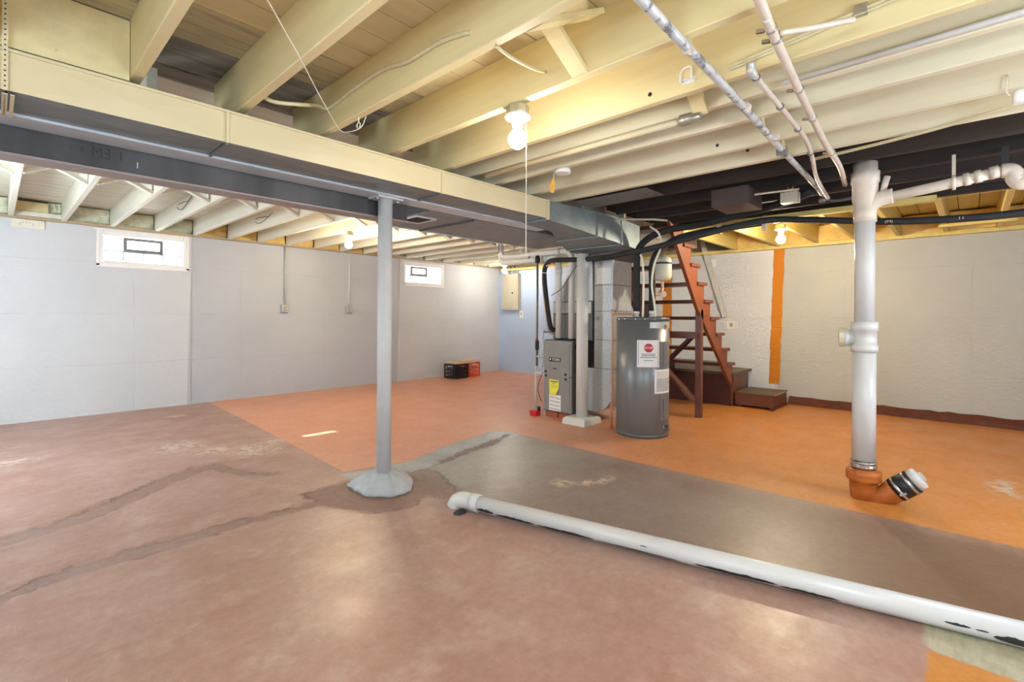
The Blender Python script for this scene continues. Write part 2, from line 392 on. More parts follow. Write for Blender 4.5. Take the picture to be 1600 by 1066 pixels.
fm.loops.add(Q.size); fm.loops.foreach_set('vertex_index', Q.ravel().astype(np.int32))
fm.polygons.add(len(Q)); fm.polygons.foreach_set('loop_start', (np.arange(len(Q))*4).astype(np.int32)); fm.polygons.foreach_set('loop_total', np.full(len(Q), 4, np.int32))
fm.update(); fm.validate()
for k, v in sd.items():
    at = fm.attributes.new(k, 'FLOAT', 'POINT'); at.data.foreach_set('value', np.clip(v, -9, 9).astype(np.float32))
mt, nt, b = nodes('painted_concrete_floor')
tc = nt.nodes.new('ShaderNodeTexCoord').outputs['Object']
def attr(k):
    a_ = nt.nodes.new('ShaderNodeAttribute'); a_.attribute_name = k; return a_.outputs['Fac']
edge = mth(nt, 'MULTIPLY', mth(nt, 'SUBTRACT', noise(nt, tc, 26, 5), .5), .05)
edge2 = mth(nt, 'MULTIPLY', mth(nt, 'SUBTRACT', noise(nt, tc, 11, 6, .65), .5), .16)
big = noise(nt, tc, 1.1, 5); mid = noise(nt, tc, 4, 6, .6); fine = noise(nt, tc, 70, 4)
def mask(k, wid, e=edge, off=0.): return mapr(nt, mth(nt, 'ADD', mth(nt, 'ADD', attr(k), e), off), wid, -wid)
sxy = nt.nodes.new('ShaderNodeSeparateXYZ'); nt.links.new(tc, sxy.inputs[0])
fx, fy = sxy.outputs[0], sxy.outputs[1]
c_base = mixc(nt, mapr(nt, big, .35, .65), lin(168, 128, 112), lin(178, 144, 132))
c_base = mixc(nt, mapr(nt, mid, .5, .72), c_base, lin(186, 156, 142))
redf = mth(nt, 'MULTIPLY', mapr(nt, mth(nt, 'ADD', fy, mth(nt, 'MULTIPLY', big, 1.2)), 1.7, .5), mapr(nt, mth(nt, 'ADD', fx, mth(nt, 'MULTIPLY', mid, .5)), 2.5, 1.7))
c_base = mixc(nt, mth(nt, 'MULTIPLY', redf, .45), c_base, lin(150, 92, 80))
c_cen = mixc(nt, mapr(nt, big, .4, .65), lin(140, 122, 114), lin(154, 136, 127))
c_cen = mixc(nt, mapr(nt, mth(nt, 'ADD', fy, mid), 2.6, 3.3), c_cen, lin(160, 156, 150))
c_cen = mixc(nt, mapr(nt, fy, 1.2, 0), c_cen, lin(128, 98, 76))
c = mixc(nt, mask('center', .16, edge2), c_base, c_cen)
c_slab = mixc(nt, mapr(nt, mth(nt, 'ADD', mth(nt, 'SUBTRACT', fy, mth(nt, 'MULTIPLY', mth(nt, 'SUBTRACT', fx, 3.8), .5)), mth(nt, 'MULTIPLY', mid, .5)), 1.4, 3.1), lin(206, 136, 64), lin(222, 158, 126))  # hue shift from daylight to lamplight put into the slab colour
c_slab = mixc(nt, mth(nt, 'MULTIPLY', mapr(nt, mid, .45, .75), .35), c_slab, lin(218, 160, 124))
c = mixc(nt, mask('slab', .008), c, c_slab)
c = mixc(nt, mask('strip', .015), c, mixc(nt, mapr(nt, mid, .35, .65), lin(158, 160, 162), lin(178, 182, 184)))
c_tr = mixc(nt, mapr(nt, fx, 1.9, 2.3), lin(156, 118, 104), lin(130, 126, 122))
c_tr = mixc(nt, mapr(nt, noise(nt, scaled(nt, tc, (.6, 1.6, 1)), 40, 7, .75), .38, .62), c_tr, lin(172, 140, 126))
c = mixc(nt, mask('trench', .006, edge2, .02), c, c_tr)
c = mixc(nt, mask('bare', .012), c, mixc(nt, mapr(nt, noise(nt, scaled(nt, tc, (2, 9, 1)), 3, 6, .7), .4, .65), lin(170, 162, 132), lin(190, 182, 158)))
c = mixc(nt, mask('orange', .008), c, lin(200, 132, 62))
chipf = mth(nt, 'MULTIPLY', mapr(nt, attr('chip'), 1.3, .4), mapr(nt, noise(nt, tc, 13, 7, .7), .47, .51))
c = mixc(nt, chipf, c, lin(210, 190, 172))
scr = N(nt, 'ShaderNodeTexNoise', Scale=1.0, Detail=3.0); nt.links.new(scaled(nt, tc, (90, 7, 1)), scr.inputs[0])
c = mixc(nt, mth(nt, 'MULTIPLY', mapr(nt, scr.outputs[0], .68, .75), .45), c, lin(205, 180, 160))
c = mixc(nt, mth(nt, 'MULTIPLY', mapr(nt, noise(nt, tc, 170, 3, .7), .60, .74), .30), c, lin(112, 86, 76))
c = mixc(nt, mapr(nt, noise(nt, tc, 22, 7, .75), .32, .64, 1., 0.), c, (.80, .78, .77, 1), 'MULTIPLY')
c = mixc(nt, mapr(nt, noise(nt, scaled(nt, tc, (.5, 3, 1)), 3.2, 6, .7), .55, .75), c, (.90, .87, .85, 1), 'MULTIPLY')
crk = mth(nt, 'ABSOLUTE', mth(nt, 'ADD', mth(nt, 'ADD', attr('trench'), edge2), .02))
c = mixc(nt, mth(nt, 'MULTIPLY', mth(nt, 'MULTIPLY', mapr(nt, crk, .014, .002), mapr(nt, noise(nt, tc, 5, 3), .42, .58)), .7), c, lin(92, 70, 62))
nt.links.new(c, b.inputs['Base Color'])
rg = mapr(nt, noise(nt, tc, 3, 3), .3, .7, .3, .46)
nt.links.new(rg, b.inputs['Roughness']); b.inputs['Specular IOR Level'].default_value = .5
trm = mask('trench', .02, edge2)
hh = mth(nt, 'ADD', mth(nt, 'ADD', mth(nt, 'MULTIPLY', fine, .10), mth(nt, 'MULTIPLY', noise(nt, tc, 7, 4), .25)), mth(nt, 'MULTIPLY', trm, mth(nt, 'ADD', mth(nt, 'MULTIPLY', noise(nt, scaled(nt, tc, (.6, 1.6, 1)), 36, 7, .75), 2.6), -2.0)))
bump(nt, b, hh, .55, .012)
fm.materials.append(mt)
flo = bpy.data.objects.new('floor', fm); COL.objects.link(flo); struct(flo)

# ------------------------------------------------------------------ walls and windows
YW, YM, XW = 7.67, 7.682, 7.75
WT = 2.265
W1 = (.875, 1.775, 1.85, 2.235); W2 = (5.25, 6.145, 1.83, 2.21)
mb = MB()
def wseg(x0, x1, y, z0=0., z1=WT): mb.box(x0, x1, y, 8.0, z0, z1)
wseg(X0-.2, W1[0], YW); wseg(W1[0], W1[1], YW, 0, W1[2]); wseg(W1[0], W1[1], YW, W1[3], WT); wseg(W1[1], 1.83, YW)
wseg(1.83, 5.135, YM)
wseg(5.135, W2[0], YW); wseg(W2[0], W2[1], YW, 0, W2[2]); wseg(W2[0], W2[1], YW, W2[3], WT); wseg(W2[1], XW+.25, YW)
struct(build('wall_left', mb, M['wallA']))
struct(build('wall_back', MB().box(XW, XW+.25, Y0-.2, YW, 0, 2.2), M['wallB']))
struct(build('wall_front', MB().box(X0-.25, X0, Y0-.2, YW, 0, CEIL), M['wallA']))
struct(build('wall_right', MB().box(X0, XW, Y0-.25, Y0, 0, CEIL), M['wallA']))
# dark painted curb along the foot of the back wall
bb = MB()
prof = [(XW+.001, .0), (XW-.075, .0), (XW-.068, .05), (XW-.025, .10), (XW+.001, .108)]
secs = []
for i in range(40):
    y = Y0+(1.86-Y0)*i/39; j = random.uniform(-.008, .008)
    secs.append([(x+(j if k in (1, 2) else 0), y, z+(j if k > 2 else 0)) for k, (x, z) in enumerate(prof)])
bb.loft(secs); struct(build('baseboard_back', bb, M['curb']))
# sill plates on the walls
struct(build('trim_1', MB().box(X0, XW, 7.60, 7.99, WT, WT+.028), M['sill']))
struct(build('trim_2', MB().box(7.66, 7.99, Y0, 7.60, 2.2, 2.245), M['lamplit_wood']))

def window(name, W, vx0, vx1, vz0, vz1, bz0, bz1, bx):
    e = sempty(name, ((W[0]+W[1])/2, YW, W[2]))
    x0, x1, z0, z1 = W
    # plastered white reveal, sloping sill, and the painted band around the opening
    mb = MB(); yb = YW+.13
    mb.box(x0, bx[0]-.004, YW-.004, yb, z0, z1); mb.box(bx[-1]+.004, x1, YW-.004, yb, z0, z1)
    mb.box(bx[0]-.004, bx[-1]+.004, YW-.004, yb, bz1+.004, z1)
    mb.loft([[(x0, YW-.006, z0-.03), (x0, YW-.006, z0+.008), (x0, yb, bz0-.004), (x0, yb, z0-.03)], [(x1, YW-.006, z0-.03), (x1, YW-.006, z0+.008), (x1, yb, bz0-.004), (x1, yb, z0-.03)]])
    build('reveal', mb, M['white_plaster'], e, bevel=.012)
    mb = MB()
    mb.box(x0-.03, x0+.004, YW-.008, YW, z0-.05, z1+.012); mb.box(x1-.004, x1+.03, YW-.008, YW, z0-.05, z1+.012)
    mb.box(x0-.03, x1+.03, YW-.008, YW, z0-.06, z0-.02); mb.box(x0-.05, x1+.01, YW-.014, YW, z1-.004, z1+.02)
    build('painted_band', mb, M['white_plaster'], e, bevel=.008)
    def block(a, b_, c_, d_):
        g = MB(); y0_, y1_ = yb-.05, yb+.03
        g.loft([[(a+.004, y0_+.01, c_+.004), (b_-.004, y0_+.01, c_+.004), (b_-.004, y0_+.01, d_-.004), (a+.004, y0_+.01, d_-.004)],
                [(a+.016, y0_, c_+.016), (b_-.016, y0_, c_+.016), (b_-.016, y0_, d_-.016), (a+.016, y0_, d_-.016)]])
        g.box(a+.004, b_-.004, y0_+.012, y1_, c_+.004, d_-.004)
        build('glass_block', g, M['gblock'], e)
    for i in range(4): block(bx[i], bx[i+1], bz0, vz0-.004)
    block(bx[0], vx0-.004, vz0, bz1); block(vx1+.004, bx[-1], vz0, bz1)
    # mortar joints
    mj = MB()
    for i in range(1, 4): mj.box(bx[i]-.004, bx[i]+.004, yb-.035, yb+.03, bz0, vz0)
    mj.box(bx[0], bx[-1], yb-.035, yb+.03, vz0-.006, vz0+.002)
    build('mortar', mj, M['ventframe'], e)
    fr = MB(); t = .036
    fr.box(vx0, vx0+t, yb-.06, yb+.02, vz0, vz1); fr.box(vx1-t, vx1, yb-.06, yb+.02, vz0, vz1)
    fr.box(vx0+t, vx1-t, yb-.06, yb+.02, vz0, vz0+t); fr.box(vx0+t, vx1-t, yb-.06, yb+.02, vz1-t, vz1)
    f = build('vent_frame', fr, M['ventframe'], e, bevel=.003)
    build('pane', MB().box(vx0+t, vx1-t, yb-.004, yb, vz0+t, vz1-t), M['pane'], f)
    return e
window('window_1', W1, 1.117, 1.528, 2.0, 2.177, 1.885, 2.18, [.912, 1.117, 1.322, 1.528, 1.735])
window('window_2', W2, 5.437, 5.811, 1.982, 2.152, 1.862, 2.155, [5.262, 5.437, 5.624, 5.811, 6.10])

# ------------------------------------------------------------------ ceiling: boards, joists, bridging, insulation
ce = build('ceiling', MB().box(X0, 8.0, Y0, 8.0, CEIL+.02, CEIL+.06), M['black_board']); struct(ce)
pw = .17; y = Y0; k = 0
while y < 7.99:
    y2 = min(y+pw-.007, 8.0)
    segs = [(X0, 3.83, M['cream_flat']), (3.834, 5.44, M['black_board']), (5.444, 7.99, M['lamplit_wood'])] if y < 2.55 else [(X0, 4.0+.9*((k*7) % 3-1), M['white_board']), (4.004+.9*((k*7) % 3-1), 7.99, M['white_board'])]
    if 2.2 <= y < 2.55: segs[0] = (X0, 3.83, M['cream_worn'])
    if 2.55 <= y < 3.1: segs = [(X0, 3.2, M['grey_board']), (3.204, 7.99, M['black_board'])]
    for a, b_, mm in segs:
        dz = random.uniform(0, .002)
        build('plank', MB().box(a, b_, y, y2, CEIL+dz, CEIL+.018), mm, ce)
    y += pw; k += 1
JN = [-1.32, -.89, -.475, -.045, .40, .832, 1.262, 1.705, 2.15, 2.46, 2.66, 3.085, 3.43]
def chamf(x0, x1, y0, y1, z0, z1, c=.004):
    mb = MB(); poly = [(x0, z1), (x0, z0+c), (x0+c, z0), (x1-c, z0), (x1, z0+c), (x1, z1)]
    return mb.prism(poly, lambda u, v, t: (u, t, v), y0, y1)
def chamfx(y0, y1, x0, x1, z0, z1, c=.004):
    mb = MB(); poly = [(y0, z1), (y0, z0+c), (y0+c, z0), (y1-c, z0), (y1, z0+c), (y1, z1)]
    return mb.prism(poly, lambda u, v, t: (t, u, v), x0, x1)
for i, x in enumerate(JN):
    t = .045
    build('joist', chamf(x, x+t, Y0, 3.05, 2.24 if x < 2.4 or x > 2.6 else 2.27, CEIL), M['cream'] if i < 9 else M['cream_pale'], ce)
build('joist', chamf(3.385, 3.428, .33, 3.0, 2.36, CEIL), M['cream_pale'], ce)      # short sister board beside a joist
for x in (3.83, 4.25, 4.66, 5.05):
    build('joist', chamf(x, x+.05, Y0, 2.58, 2.24, CEIL, .01), M['black_wood'], ce, label='bare dark wood joist')
build('header', chamf(5.37, 5.44, Y0, 2.5, 2.235, CEIL), M['black_wood'], ce, label='dark doubled header beam')
build('header_face', MB().box(5.441, 5.46, Y0, 2.5, 2.235, CEIL), M['lamplit_wood'], ce)
JF = [-1.2, -.78, -.33, .103, .53, .965, 1.41, 1.835, 2.255, 2.65, 3.06, 3.50, 3.93, 4.36, 4.80, 5.23, 5.66, 6.10, 6.53, 6.95, 7.36]
for x in JF: build('joist', chamf(x, x+.045, 3.06, 7.62, WT+.012, CEIL), M['white_wood'], ce)
JY = [-1.45, -1.02, -.60, -.262, .179, .616, 1.059, 1.497, 1.978, 2.55]
for yy in JY: build('joist', chamfx(yy, yy+.045, 5.462, 7.72, 2.235, CEIL), M['lamplit_wood'], ce)
# a loose strip across two yellow joists
build('strip', MB().box(7.0, 7.03, -.35, .25, 2.205, 2.234), M['lamplit_wood'], ce)
# blocking board above the duct
build('blocking', MB().box(.002, .398, 2.64, 2.68, 2.222, CEIL-.006), M['cream'], ce)
# X bridging between joists
def bridging(xa, xb, y, z0, z1, mat, wd=.028, th=.065):
    build('bridging', MB().bar((xa, y, z0+.012), (xb, y, z1-.012), wd, th, (0, 1, 0)), mat, ce)
    build('bridging', MB().bar((xa, y+th+.006, z1-.012), (xb, y+th+.006, z0+.012), wd, th, (0, 1, 0)), mat, ce)
for i in range(2, len(JF)-1): bridging(JF[i]+.046, JF[i+1]-.001, 5.22, WT+.012, CEIL, M['white_wood'])
bridging(1.308, 1.704, 1.13, 2.24, CEIL, M['cream'], .022, .075)
bridging(2.196, 2.459, .92, 2.24, CEIL, M['cream'], .022, .07)
build('rim_board', MB().box(X0, 8.0, 7.94, 8.0, WT, CEIL+.03), M['sill'], ce)
build('rim_board', MB().box(7.94, 8.0, Y0-.2, 7.94, 2.19, CEIL+.03), M['sill'], ce)
build('rim_board', MB().box(X0-.25, 8.0, Y0-.25, Y0-.19, 2.19, CEIL+.06), M['sill'], ce)
# insulation batts at the rim
def batt(x0, x1, y0, y1, z0, z1, mat, along):
    mb = MB(); n, m_ = 8, 6; vs = []; fs = []
    for j in range(m_+1):
        for i in range(n+1):
            u, v = i/n, j/m_; d = random.uniform(-.022, .022)
            if along == 'x': vs.append((x0+(x1-x0)*u, y0+d, z0+(z1-z0)*v))
            else: vs.append((x0+d, y0+(y1-y0)*u, z0+(z1-z0)*v))
    for j in range(m_):
        for i in range(n): a = j*(n+1)+i; fs.append((a, a+1, a+n+2, a+n+1))
    mb.add(vs, fs, 0, True)
    if along == 'x': mb.box(x0, x1, y0+.03, y1, z0, z1)
    else: mb.box(x0+.03, x1, y0, y1, z0, z1)
    return mb
for i in range(len(JF)-1):
    cx = JF[i]
    mt_ = M['insul'] if cx < 1.6 else (M['insul_y'] if cx < 4.6 else M['insul'])
    x0 = JF[i]+.047; x1 = JF[i+1]-.002
    if i == 3: x0 = .425                       # the bay of the switch box keeps a board
    build('insulation_batt', batt(x0, x1, 7.66, 7.74, WT+.03, CEIL-.01, mt_, 'x'), mt_, ce)
build('blocking', MB().box(.15, .421, 7.60, 7.64, WT+.085, CEIL-.03), M['cream'], ce)
build('blocking', MB().box(.15, .529, 7.585, 7.64, WT+.03, WT+.08), M['white_wood'], ce)
for i in range(len(JY)-1):
    build('insulation_batt', batt(7.66, 7.74, JY[i]+.047, JY[i+1]-.002, 2.25, CEIL-.02, M['insul_y'], 'y'), M['insul_y'], ce)

# ------------------------------------------------------------------ beams, posts
BY0, BY1 = 2.90, 3.065
g = thing('steel_girder', 'grey steel girder with its flange resting on the near round post', 'beam', (1.9, 2.98, 2.04))
build('lower_flange', MB().box(X0, 3.60, BY0, BY1, 2.04, 2.054), M['flange'], g, bevel=.003)
build('web', MB().box(X0, 3.60, 2.976, 2.988, 2.054, 2.222), M['dark_steel'], g)
build('upper_flange', MB().box(X0, 3.60, BY0, BY1, 2.222, 2.235), M['dark_steel'], g)
bm_ = thing('boxed_beam', 'dark grey beam with faded mill stamps behind the pale girder flange', 'beam', (.5, 3.13, 1.915))
build('face', MB().box(X0, 2.12, 3.072, 3.20, 1.925, 2.235), M['dark_steel'], bm_, bevel=.004)
build('bottom_lip', MB().box(X0, 2.125, 3.070, 3.206, 1.913, 1.925), M['steel_pink'], bm_, bevel=.002, label='dull pinkish grey bottom lip')
mb = MB()
for txt, x, sz in (('1', .245, .035), ('8', .285, .04), ('EM', .355, .075), ('I', .43, .06)):
    text_mb(txt, sz, lambda u, v, x=x: (x-u*.8, 3.0712, 1.995+v), 0, mb=mb)
stuff_build('mill_stamp', mb, M['ink_dark'], bm_)
mb = MB(); mb.box(.495, .498, 3.0708, 3.072, 1.955, 1.985); build('chalk_mark', mb, M['white'], bm_)

# near post
PX, PY = 1.885, 3.0
p = thing('support_post', 'tall grey round steel post on a grey concrete mound, left of centre', 'post', (PX, PY, 0))
build('shaft', MB().lathe([(.050, .06), (.050, 2.028)], (PX, PY, 0), n=28), M['post'], p)
mb = MB().box(PX-.10, PX+.10, PY-.075, PY+.06, 2.028, 2.039)
build('cap_plate', mb, M['flange'], p, bevel=.002)
for dx in (-.082, .082):
    build('bolt', MB().lathe([(.012, -.012), (.012, 0)], (PX+dx, PY-.03, 2.028), n=6, smooth=False), M['boxsteel'], p)
ring = [(1.715, 3.225), (1.715, 2.93), (1.83, 2.80), (1.99, 2.815), (2.09, 2.92), (2.17, 3.13), (2.02, 3.27), (1.86, 3.30)]
mb = MB(); nr = 48; rad = []
def ring_r(an):
    best = 0
    for k in range(8):
        a_, b_ = Vector(ring[k])-Vector((PX, PY)), Vector(ring[(k+1) % 8])-Vector((PX, PY)); d_ = Vector((math.cos(an), math.sin(an)))
        den = d_.x*(b_-a_).y-d_.y*(b_-a_).x
        if abs(den) < 1e-9: continue
        t_ = (a_.x*(b_-a_).y-a_.y*(b_-a_).x)/den; u_ = (a_.x*d_.y-a_.y*d_.x)/den
        if t_ > 0 and -1e-6 <= u_ <= 1+1e-6: best = t_
    return best*.97
base_r = [ring_r(2*PI*k/nr) for k in range(nr)]
secs = []
for f_, z_, jr, jz in ((1.0, 0, .012, 0), (1.0, .022, .012, .006), (.93, .034, .010, .006), (.78, .058, .007, .006), (.60, .084, .006, .006), (.44, .106, .005, .005), (.33, .120, .003, .004)):
    secs.append([(PX+(base_r[k]*f_+random.uniform(-jr, jr))*math.cos(2*PI*k/nr), PY+(base_r[k]*f_+random.uniform(-jr, jr))*math.sin(2*PI*k/nr), max(0, z_+random.uniform(-jz, jz))) for k in range(nr)])
mb.loft(secs); mb.sm = [True]*len(mb.sm)
build('mound', mb, M['postbase'], p, label='rough grey concrete mound around the foot')
p = thing('support_post', 'shorter looking white round post on a square block beside the furnace', 'post', (4.60, 3.22, 0))
build('shaft', MB().lathe([(.066, .075), (.066, 1.93)], (4.60, 3.22, 0), n=24), M['pvc_white'], p)
mb = MB().loft([[(4.44, 3.07, 0), (4.78, 3.07, 0), (4.78, 3.38, 0), (4.44, 3.38, 0)], [(4.445, 3.075, .06), (4.775, 3.075, .06), (4.775, 3.375, .06), (4.445, 3.375, .06)], [(4.47, 3.10, .078), (4.75, 3.10, .078), (4.75, 3.35, .078), (4.47, 3.35, .078)]])
build('block', mb, M['pvc_white'], p, bevel=.004)

# ------------------------------------------------------------------ ducts
d = thing('supply_duct', 'long cream sided sheet metal duct running along the girder under the joists', 'duct', (1.6, 2.7, 2.05))
def duct_section(x0, x1, y0, y1, z0, z1, par, sag=.012):
    mb = MB(); cx, cy = (x0+x1)/2, (y0+y1)/2
    mb.add([(x0, y0, z0), (x1, y0, z0), (x1, y0, z1), (x0, y0, z1), (cx, y0-.006, (z0+z1)/2)], [(0, 1, 4), (1, 2, 4), (2, 3, 4), (3, 0, 4)], 0)
    mb.add([(x0, y0, z0), (x1, y0, z0), (x1, y1, z0), (x0, y1, z0), (cx, cy, z0-sag)], [(1, 0, 4), (2, 1, 4), (3, 2, 4), (0, 3, 4)], 1)
    mb.add([(x0, y1, z0), (x1, y1, z0), (x1, y1, z1), (x0, y1, z1)], [(1, 0, 3, 2)], 1)
    mb.add([(x0, y0, z1), (x1, y0, z1), (x1, y1, z1), (x0, y1, z1)], [(0, 1, 2, 3)], 1)
    mb.add([(x0, y0, z0), (x0, y1, z0), (x0, y1, z1), (x0, y0, z1)], [(0, 1, 2, 3)], 1)
    mb.add([(x1, y0, z0), (x1, y1, z0), (x1, y1, z1), (x1, y0, z1)], [(3, 2, 1, 0)], 1)
    return build('duct_section', mb, [M['cream_metal'], M['grey_metal']], par)
DX = [X0, .03, .771, 2.085, 3.21]
for a_, b_ in zip(DX[:-1], DX[1:]): duct_section(a_+.002, b_-.002, 2.622, 2.893, 2.052, 2.2, d)
for x in (.771, 2.085):
    mb = MB().box(x-.006, x+.006, 2.610, 2.622, 2.048, 2.203); build('joint_cleat', mb, M['cream_metal'], d)
    mb = MB().box(x-.006, x+.006, 2.622, 2.893, 2.040, 2.046); build('joint_cleat', mb, M['grey_metal'], d)
build('joint_cleat', MB().box(3.205, 3.235, 2.606, 2.622, 2.04, 2.206), M['cream_metal'], d)
# nailing strip along the top edge
build('top_lip', MB().box(X0, 3.22, 2.612, 2.622, 2.195, 2.206), M['cream_metal'], d)
# perforated hanger strap around the duct
sp = MB().box(.018, .034, 2.603, 2.606, 2.045, 2.40); sp.box(.018, .034, 2.603, 2.90, 2.030, 2.033); sp.box(.040, .052, 2.603, 2.90, 2.030, 2.033)
hs = build('hanger_strap', sp, M['cream_metal'], d)
hm = MB()
for k in range(18): hm.lathe([(.003, 0), (.003, .0012)], (.026, 2.6032, 2.06+k*.019), (0, -1, 0), 8, smooth=False)
for k in range(13): hm.lathe([(.003, 0), (.003, .0012)], (.026, 2.62+k*.021, 2.0302), (0, 0, -1), 8, smooth=False)
build('strap_hole', hm, M['ink_dark'], hs)
t = thing('trunk_duct', 'grey sheet metal trunk duct that deepens towards the furnace', 'duct', (4.1, 3.0, 1.95))
def tsec(x, y1, z0, z1): return [(x, 2.615, z0), (x, y1, z0), (x, y1, z1), (x, 2.615, z1)]
build('duct_section', MB().loft([tsec(3.238, 2.895, 2.04, 2.205), tsec(3.62, 2.897, 2.02, 2.215), tsec(3.97, 3.10, 1.997, 2.225)]), M['grey_metal'], t)
build('duct_section', MB().loft([tsec(3.982, 3.11, 1.995, 2.228), tsec(4.42, 3.32, 1.968, 2.23)]), M['grey_metal'], t)
build('duct_section', MB().loft([tsec(4.432, 3.32, 1.966, 2.228), tsec(4.80, 3.40, 1.945, 2.20)]), M['grey_metal'], t)
build('end_cap', MB().loft([tsec(4.802, 3.395, 1.945, 2.19), [(4.93, 2.66, 1.945), (4.93, 3.36, 1.945), (4.90, 3.36, 2.13), (4.90, 2.66, 2.13)]]), M['galv_dark'], t)
for x, z0, z1, yy in ((3.976, 1.99, 2.232, 3.10), (4.426, 1.962, 2.234, 3.32)):
    build('joint_cleat', MB().box(x-.007, x+.007, 2.603, 2.615, z0, z1), M['galv'] if x > 4.2 else M['grey_metal'], t)
    build('joint_cleat', MB().box(x-.007, x+.007, 2.615, yy, z0-.006, z0), M['grey_metal'], t)
f = thing('return_duct', 'wide flat grey duct with a floor facing register behind the girder', 'duct', (3.2, 3.5, 2.04))
mb = MB(); cx, cy = 3.55, 3.48
for a_, b_ in ((2.34, 2.80), (2.815, 3.962)):
    build('duct_section', MB().box(a_, b_, 3.085 if a_ < 2.5 else 3.10, 3.86, 2.04, 2.20), M['grey_metal'], f, bevel=.004)
build('duct_section', MB().loft([[(3.966, 3.12, 2.04), (3.966, 3.86, 2.04), (3.966, 3.86, 2.2), (3.966, 3.12, 2.2)], [(4.42, 3.385, 2.04), (4.42, 3.86, 2.04), (4.42, 3.86, 2.2), (4.42, 3.385, 2.2)], [(4.56, 3.47, 2.04), (4.56, 3.86, 2.04), (4.56, 3.86, 2.2), (4.56, 3.47, 2.2)]]), M['grey_metal'], f)
build('joint_cleat', MB().box(2.795, 2.82, 3.10, 3.86, 2.028, 2.042), M['dark_steel'], f)
build('end_shade_panel', MB().box(2.334, 2.34, 3.085, 3.86, 2.042, 2.20), M['dark_steel'], f)  # dark sheet painting shade over the end of the duct
build('edge_lip', MB().box(2.34, 3.962, 3.852, 3.872, 2.032, 2.06), M['flange'], f)
rg_ = MB(); a_, b_, c_, d_ = 2.365, 2.575, 3.30, 3.57
for q in ((a_, b_, c_, c_+.02), (a_, b_, d_-.02, d_), (a_, a_+.02, c_+.02, d_-.02), (b_-.02, b_, c_+.02, d_-.02)): rg_.box(q[0], q[1], q[2], q[3], 2.028, 2.04)
reg = build('register', rg_, M['flange'], f, bevel=.002)
build('register_back', MB().box(a_+.02, b_-.02, c_+.02, d_-.02, 2.038, 2.0395), M['black'], reg)
lv = MB()
for k in range(9): yy = c_+.03+k*.024; lv.bar((a_+.02, yy, 2.034), (b_-.02, yy, 2.034), .012, .002, (0, .6, 1))
build('register_louver', lv, M['dark_steel'], reg)
# old sheet metal pan between the joists near the trunk
pn = MB().loft([[(3.50, 1.85, 2.23), (3.50, 2.56, 2.23), (3.80, 2.56, 2.225), (3.80, 1.85, 2.23)], [(3.50, 1.85, 2.233), (3.50, 2.56, 2.233), (3.80, 2.56, 2.228), (3.80, 1.85, 2.233)]])
o = build('joist_pan', pn, M['galv_dark'], loc=(3.65, 2.2, 2.23)); tag(o, 'galvanised sheet metal pan nailed under the first dark joist bay', 'sheet metal')

# ------------------------------------------------------------------ furnace corner
FX, FY0, FY1, FZ0, FZ1 = 4.62, 3.375, 3.81, .062, .932
fu = thing('furnace', 'grey upright gas furnace with a yellow tag, set up on bricks', 'furnace', (4.95, 3.59, FZ0))
build('cabinet', MB().box(FX+.03, 5.33, FY0, FY1, FZ0, FZ1), M['furnace_dark'], fu, bevel=.006)
build('upper_door', MB().box(FX+.004, FX+.03, FY0+.006, FY1-.004, .50, FZ1-.012), M['furnace'], fu, bevel=.012)
build('lower_door', MB().box(FX+.004, FX+.03, FY0+.006, FY1-.004, FZ0+.008, .496), M['furnace'], fu, bevel=.012)
mb = MB().box(FX-.004, FX+.006, FY0+.035, FY1-.03, .51, FZ1-.05)
build('door_emboss', MB().box(FX-.002, FX+.006, FY0+.035, FY1-.03, FZ0+.05, FZ1-.05), M['furnace'], fu, bevel=.006)
pl = build('name_plate', MB().box(FX-.007, FX-.002, 3.538, 3.712, .672, .722), M['ink_dark'], fu, bevel=.002)
mb = text_mb('YORK', .046, lambda u, v: (FX-.0082, 3.605-u, .697+v)); mb.lathe([(.010, 0), (.010, .001)], (FX-.0072, 3.69, .70), (-1, 0, 0), 6, smooth=False)
build('lettering', mb, M['white'], pl)
build('latch', MB().box(FX-.006, FX, 3.60, 3.65, .585, .597), M['black'], fu)
for yy, z in ((3.765, .545), (3.762, .495), (3.465, .53), (3.462, .475)): build('peephole', MB().lathe([(.016, 0), (.016, .004)], (FX-.002, yy, z), (-1, 0, 0), 14, smooth=False), M['black'], fu)
tg = MB().loft([[(FX-.006, 3.71, .46), (FX-.006, 3.56, .455)], [(FX-.008, 3.705, .36), (FX-.008, 3.562, .36)], [(FX-.012, 3.70, .285), (FX-.02, 3.60, .275)], [(FX-.008, 3.70, .272), (FX-.02, 3.62, .268)]], caps=False)
tgo = build('yellow_tag', tg, M['yellow'], fu, label='curling yellow service tag')
mb = MB(); mb.box(FX-.0095, FX-.0085, 3.575, 3.69, .428, .44); mb.box(FX-.0095, FX-.0085, 3.61, 3.66, .412, .418)
for k in range(3): mb.box(FX-.0100, FX-.0090, 3.585+.01*k, 3.68, .388-.025*k, .391-.025*k)
stuff_build('print', mb, M['ink'], tgo)
st_ = build('instruction_sheet', MB().box(FX-.004, FX-.002, 3.535, 3.71, .085, .275), M['white'], fu)
mb = MB()
for k in range(4): mb.bar((FX-.0048, 3.70, .245-.045*k), (FX-.0048, 3.545, .235-.045*k), .001, .006, (0, 0, 1))
stuff_build('print', mb, M['ink'], st_)
for x, z, r in ((4.70, .86, .028), (4.73, .78, .026), (4.70, .58, .014), (4.70, .40, .014)): build('knockout', MB().lathe([(r, 0), (r, .004)], (x, FY0, z), (0, -1, 0), 14, smooth=False), M['black'], fu)
build('side_sticker', MB().box(4.73, 4.76, FY0-.002, FY0, .55, .68), M['white'], fu)
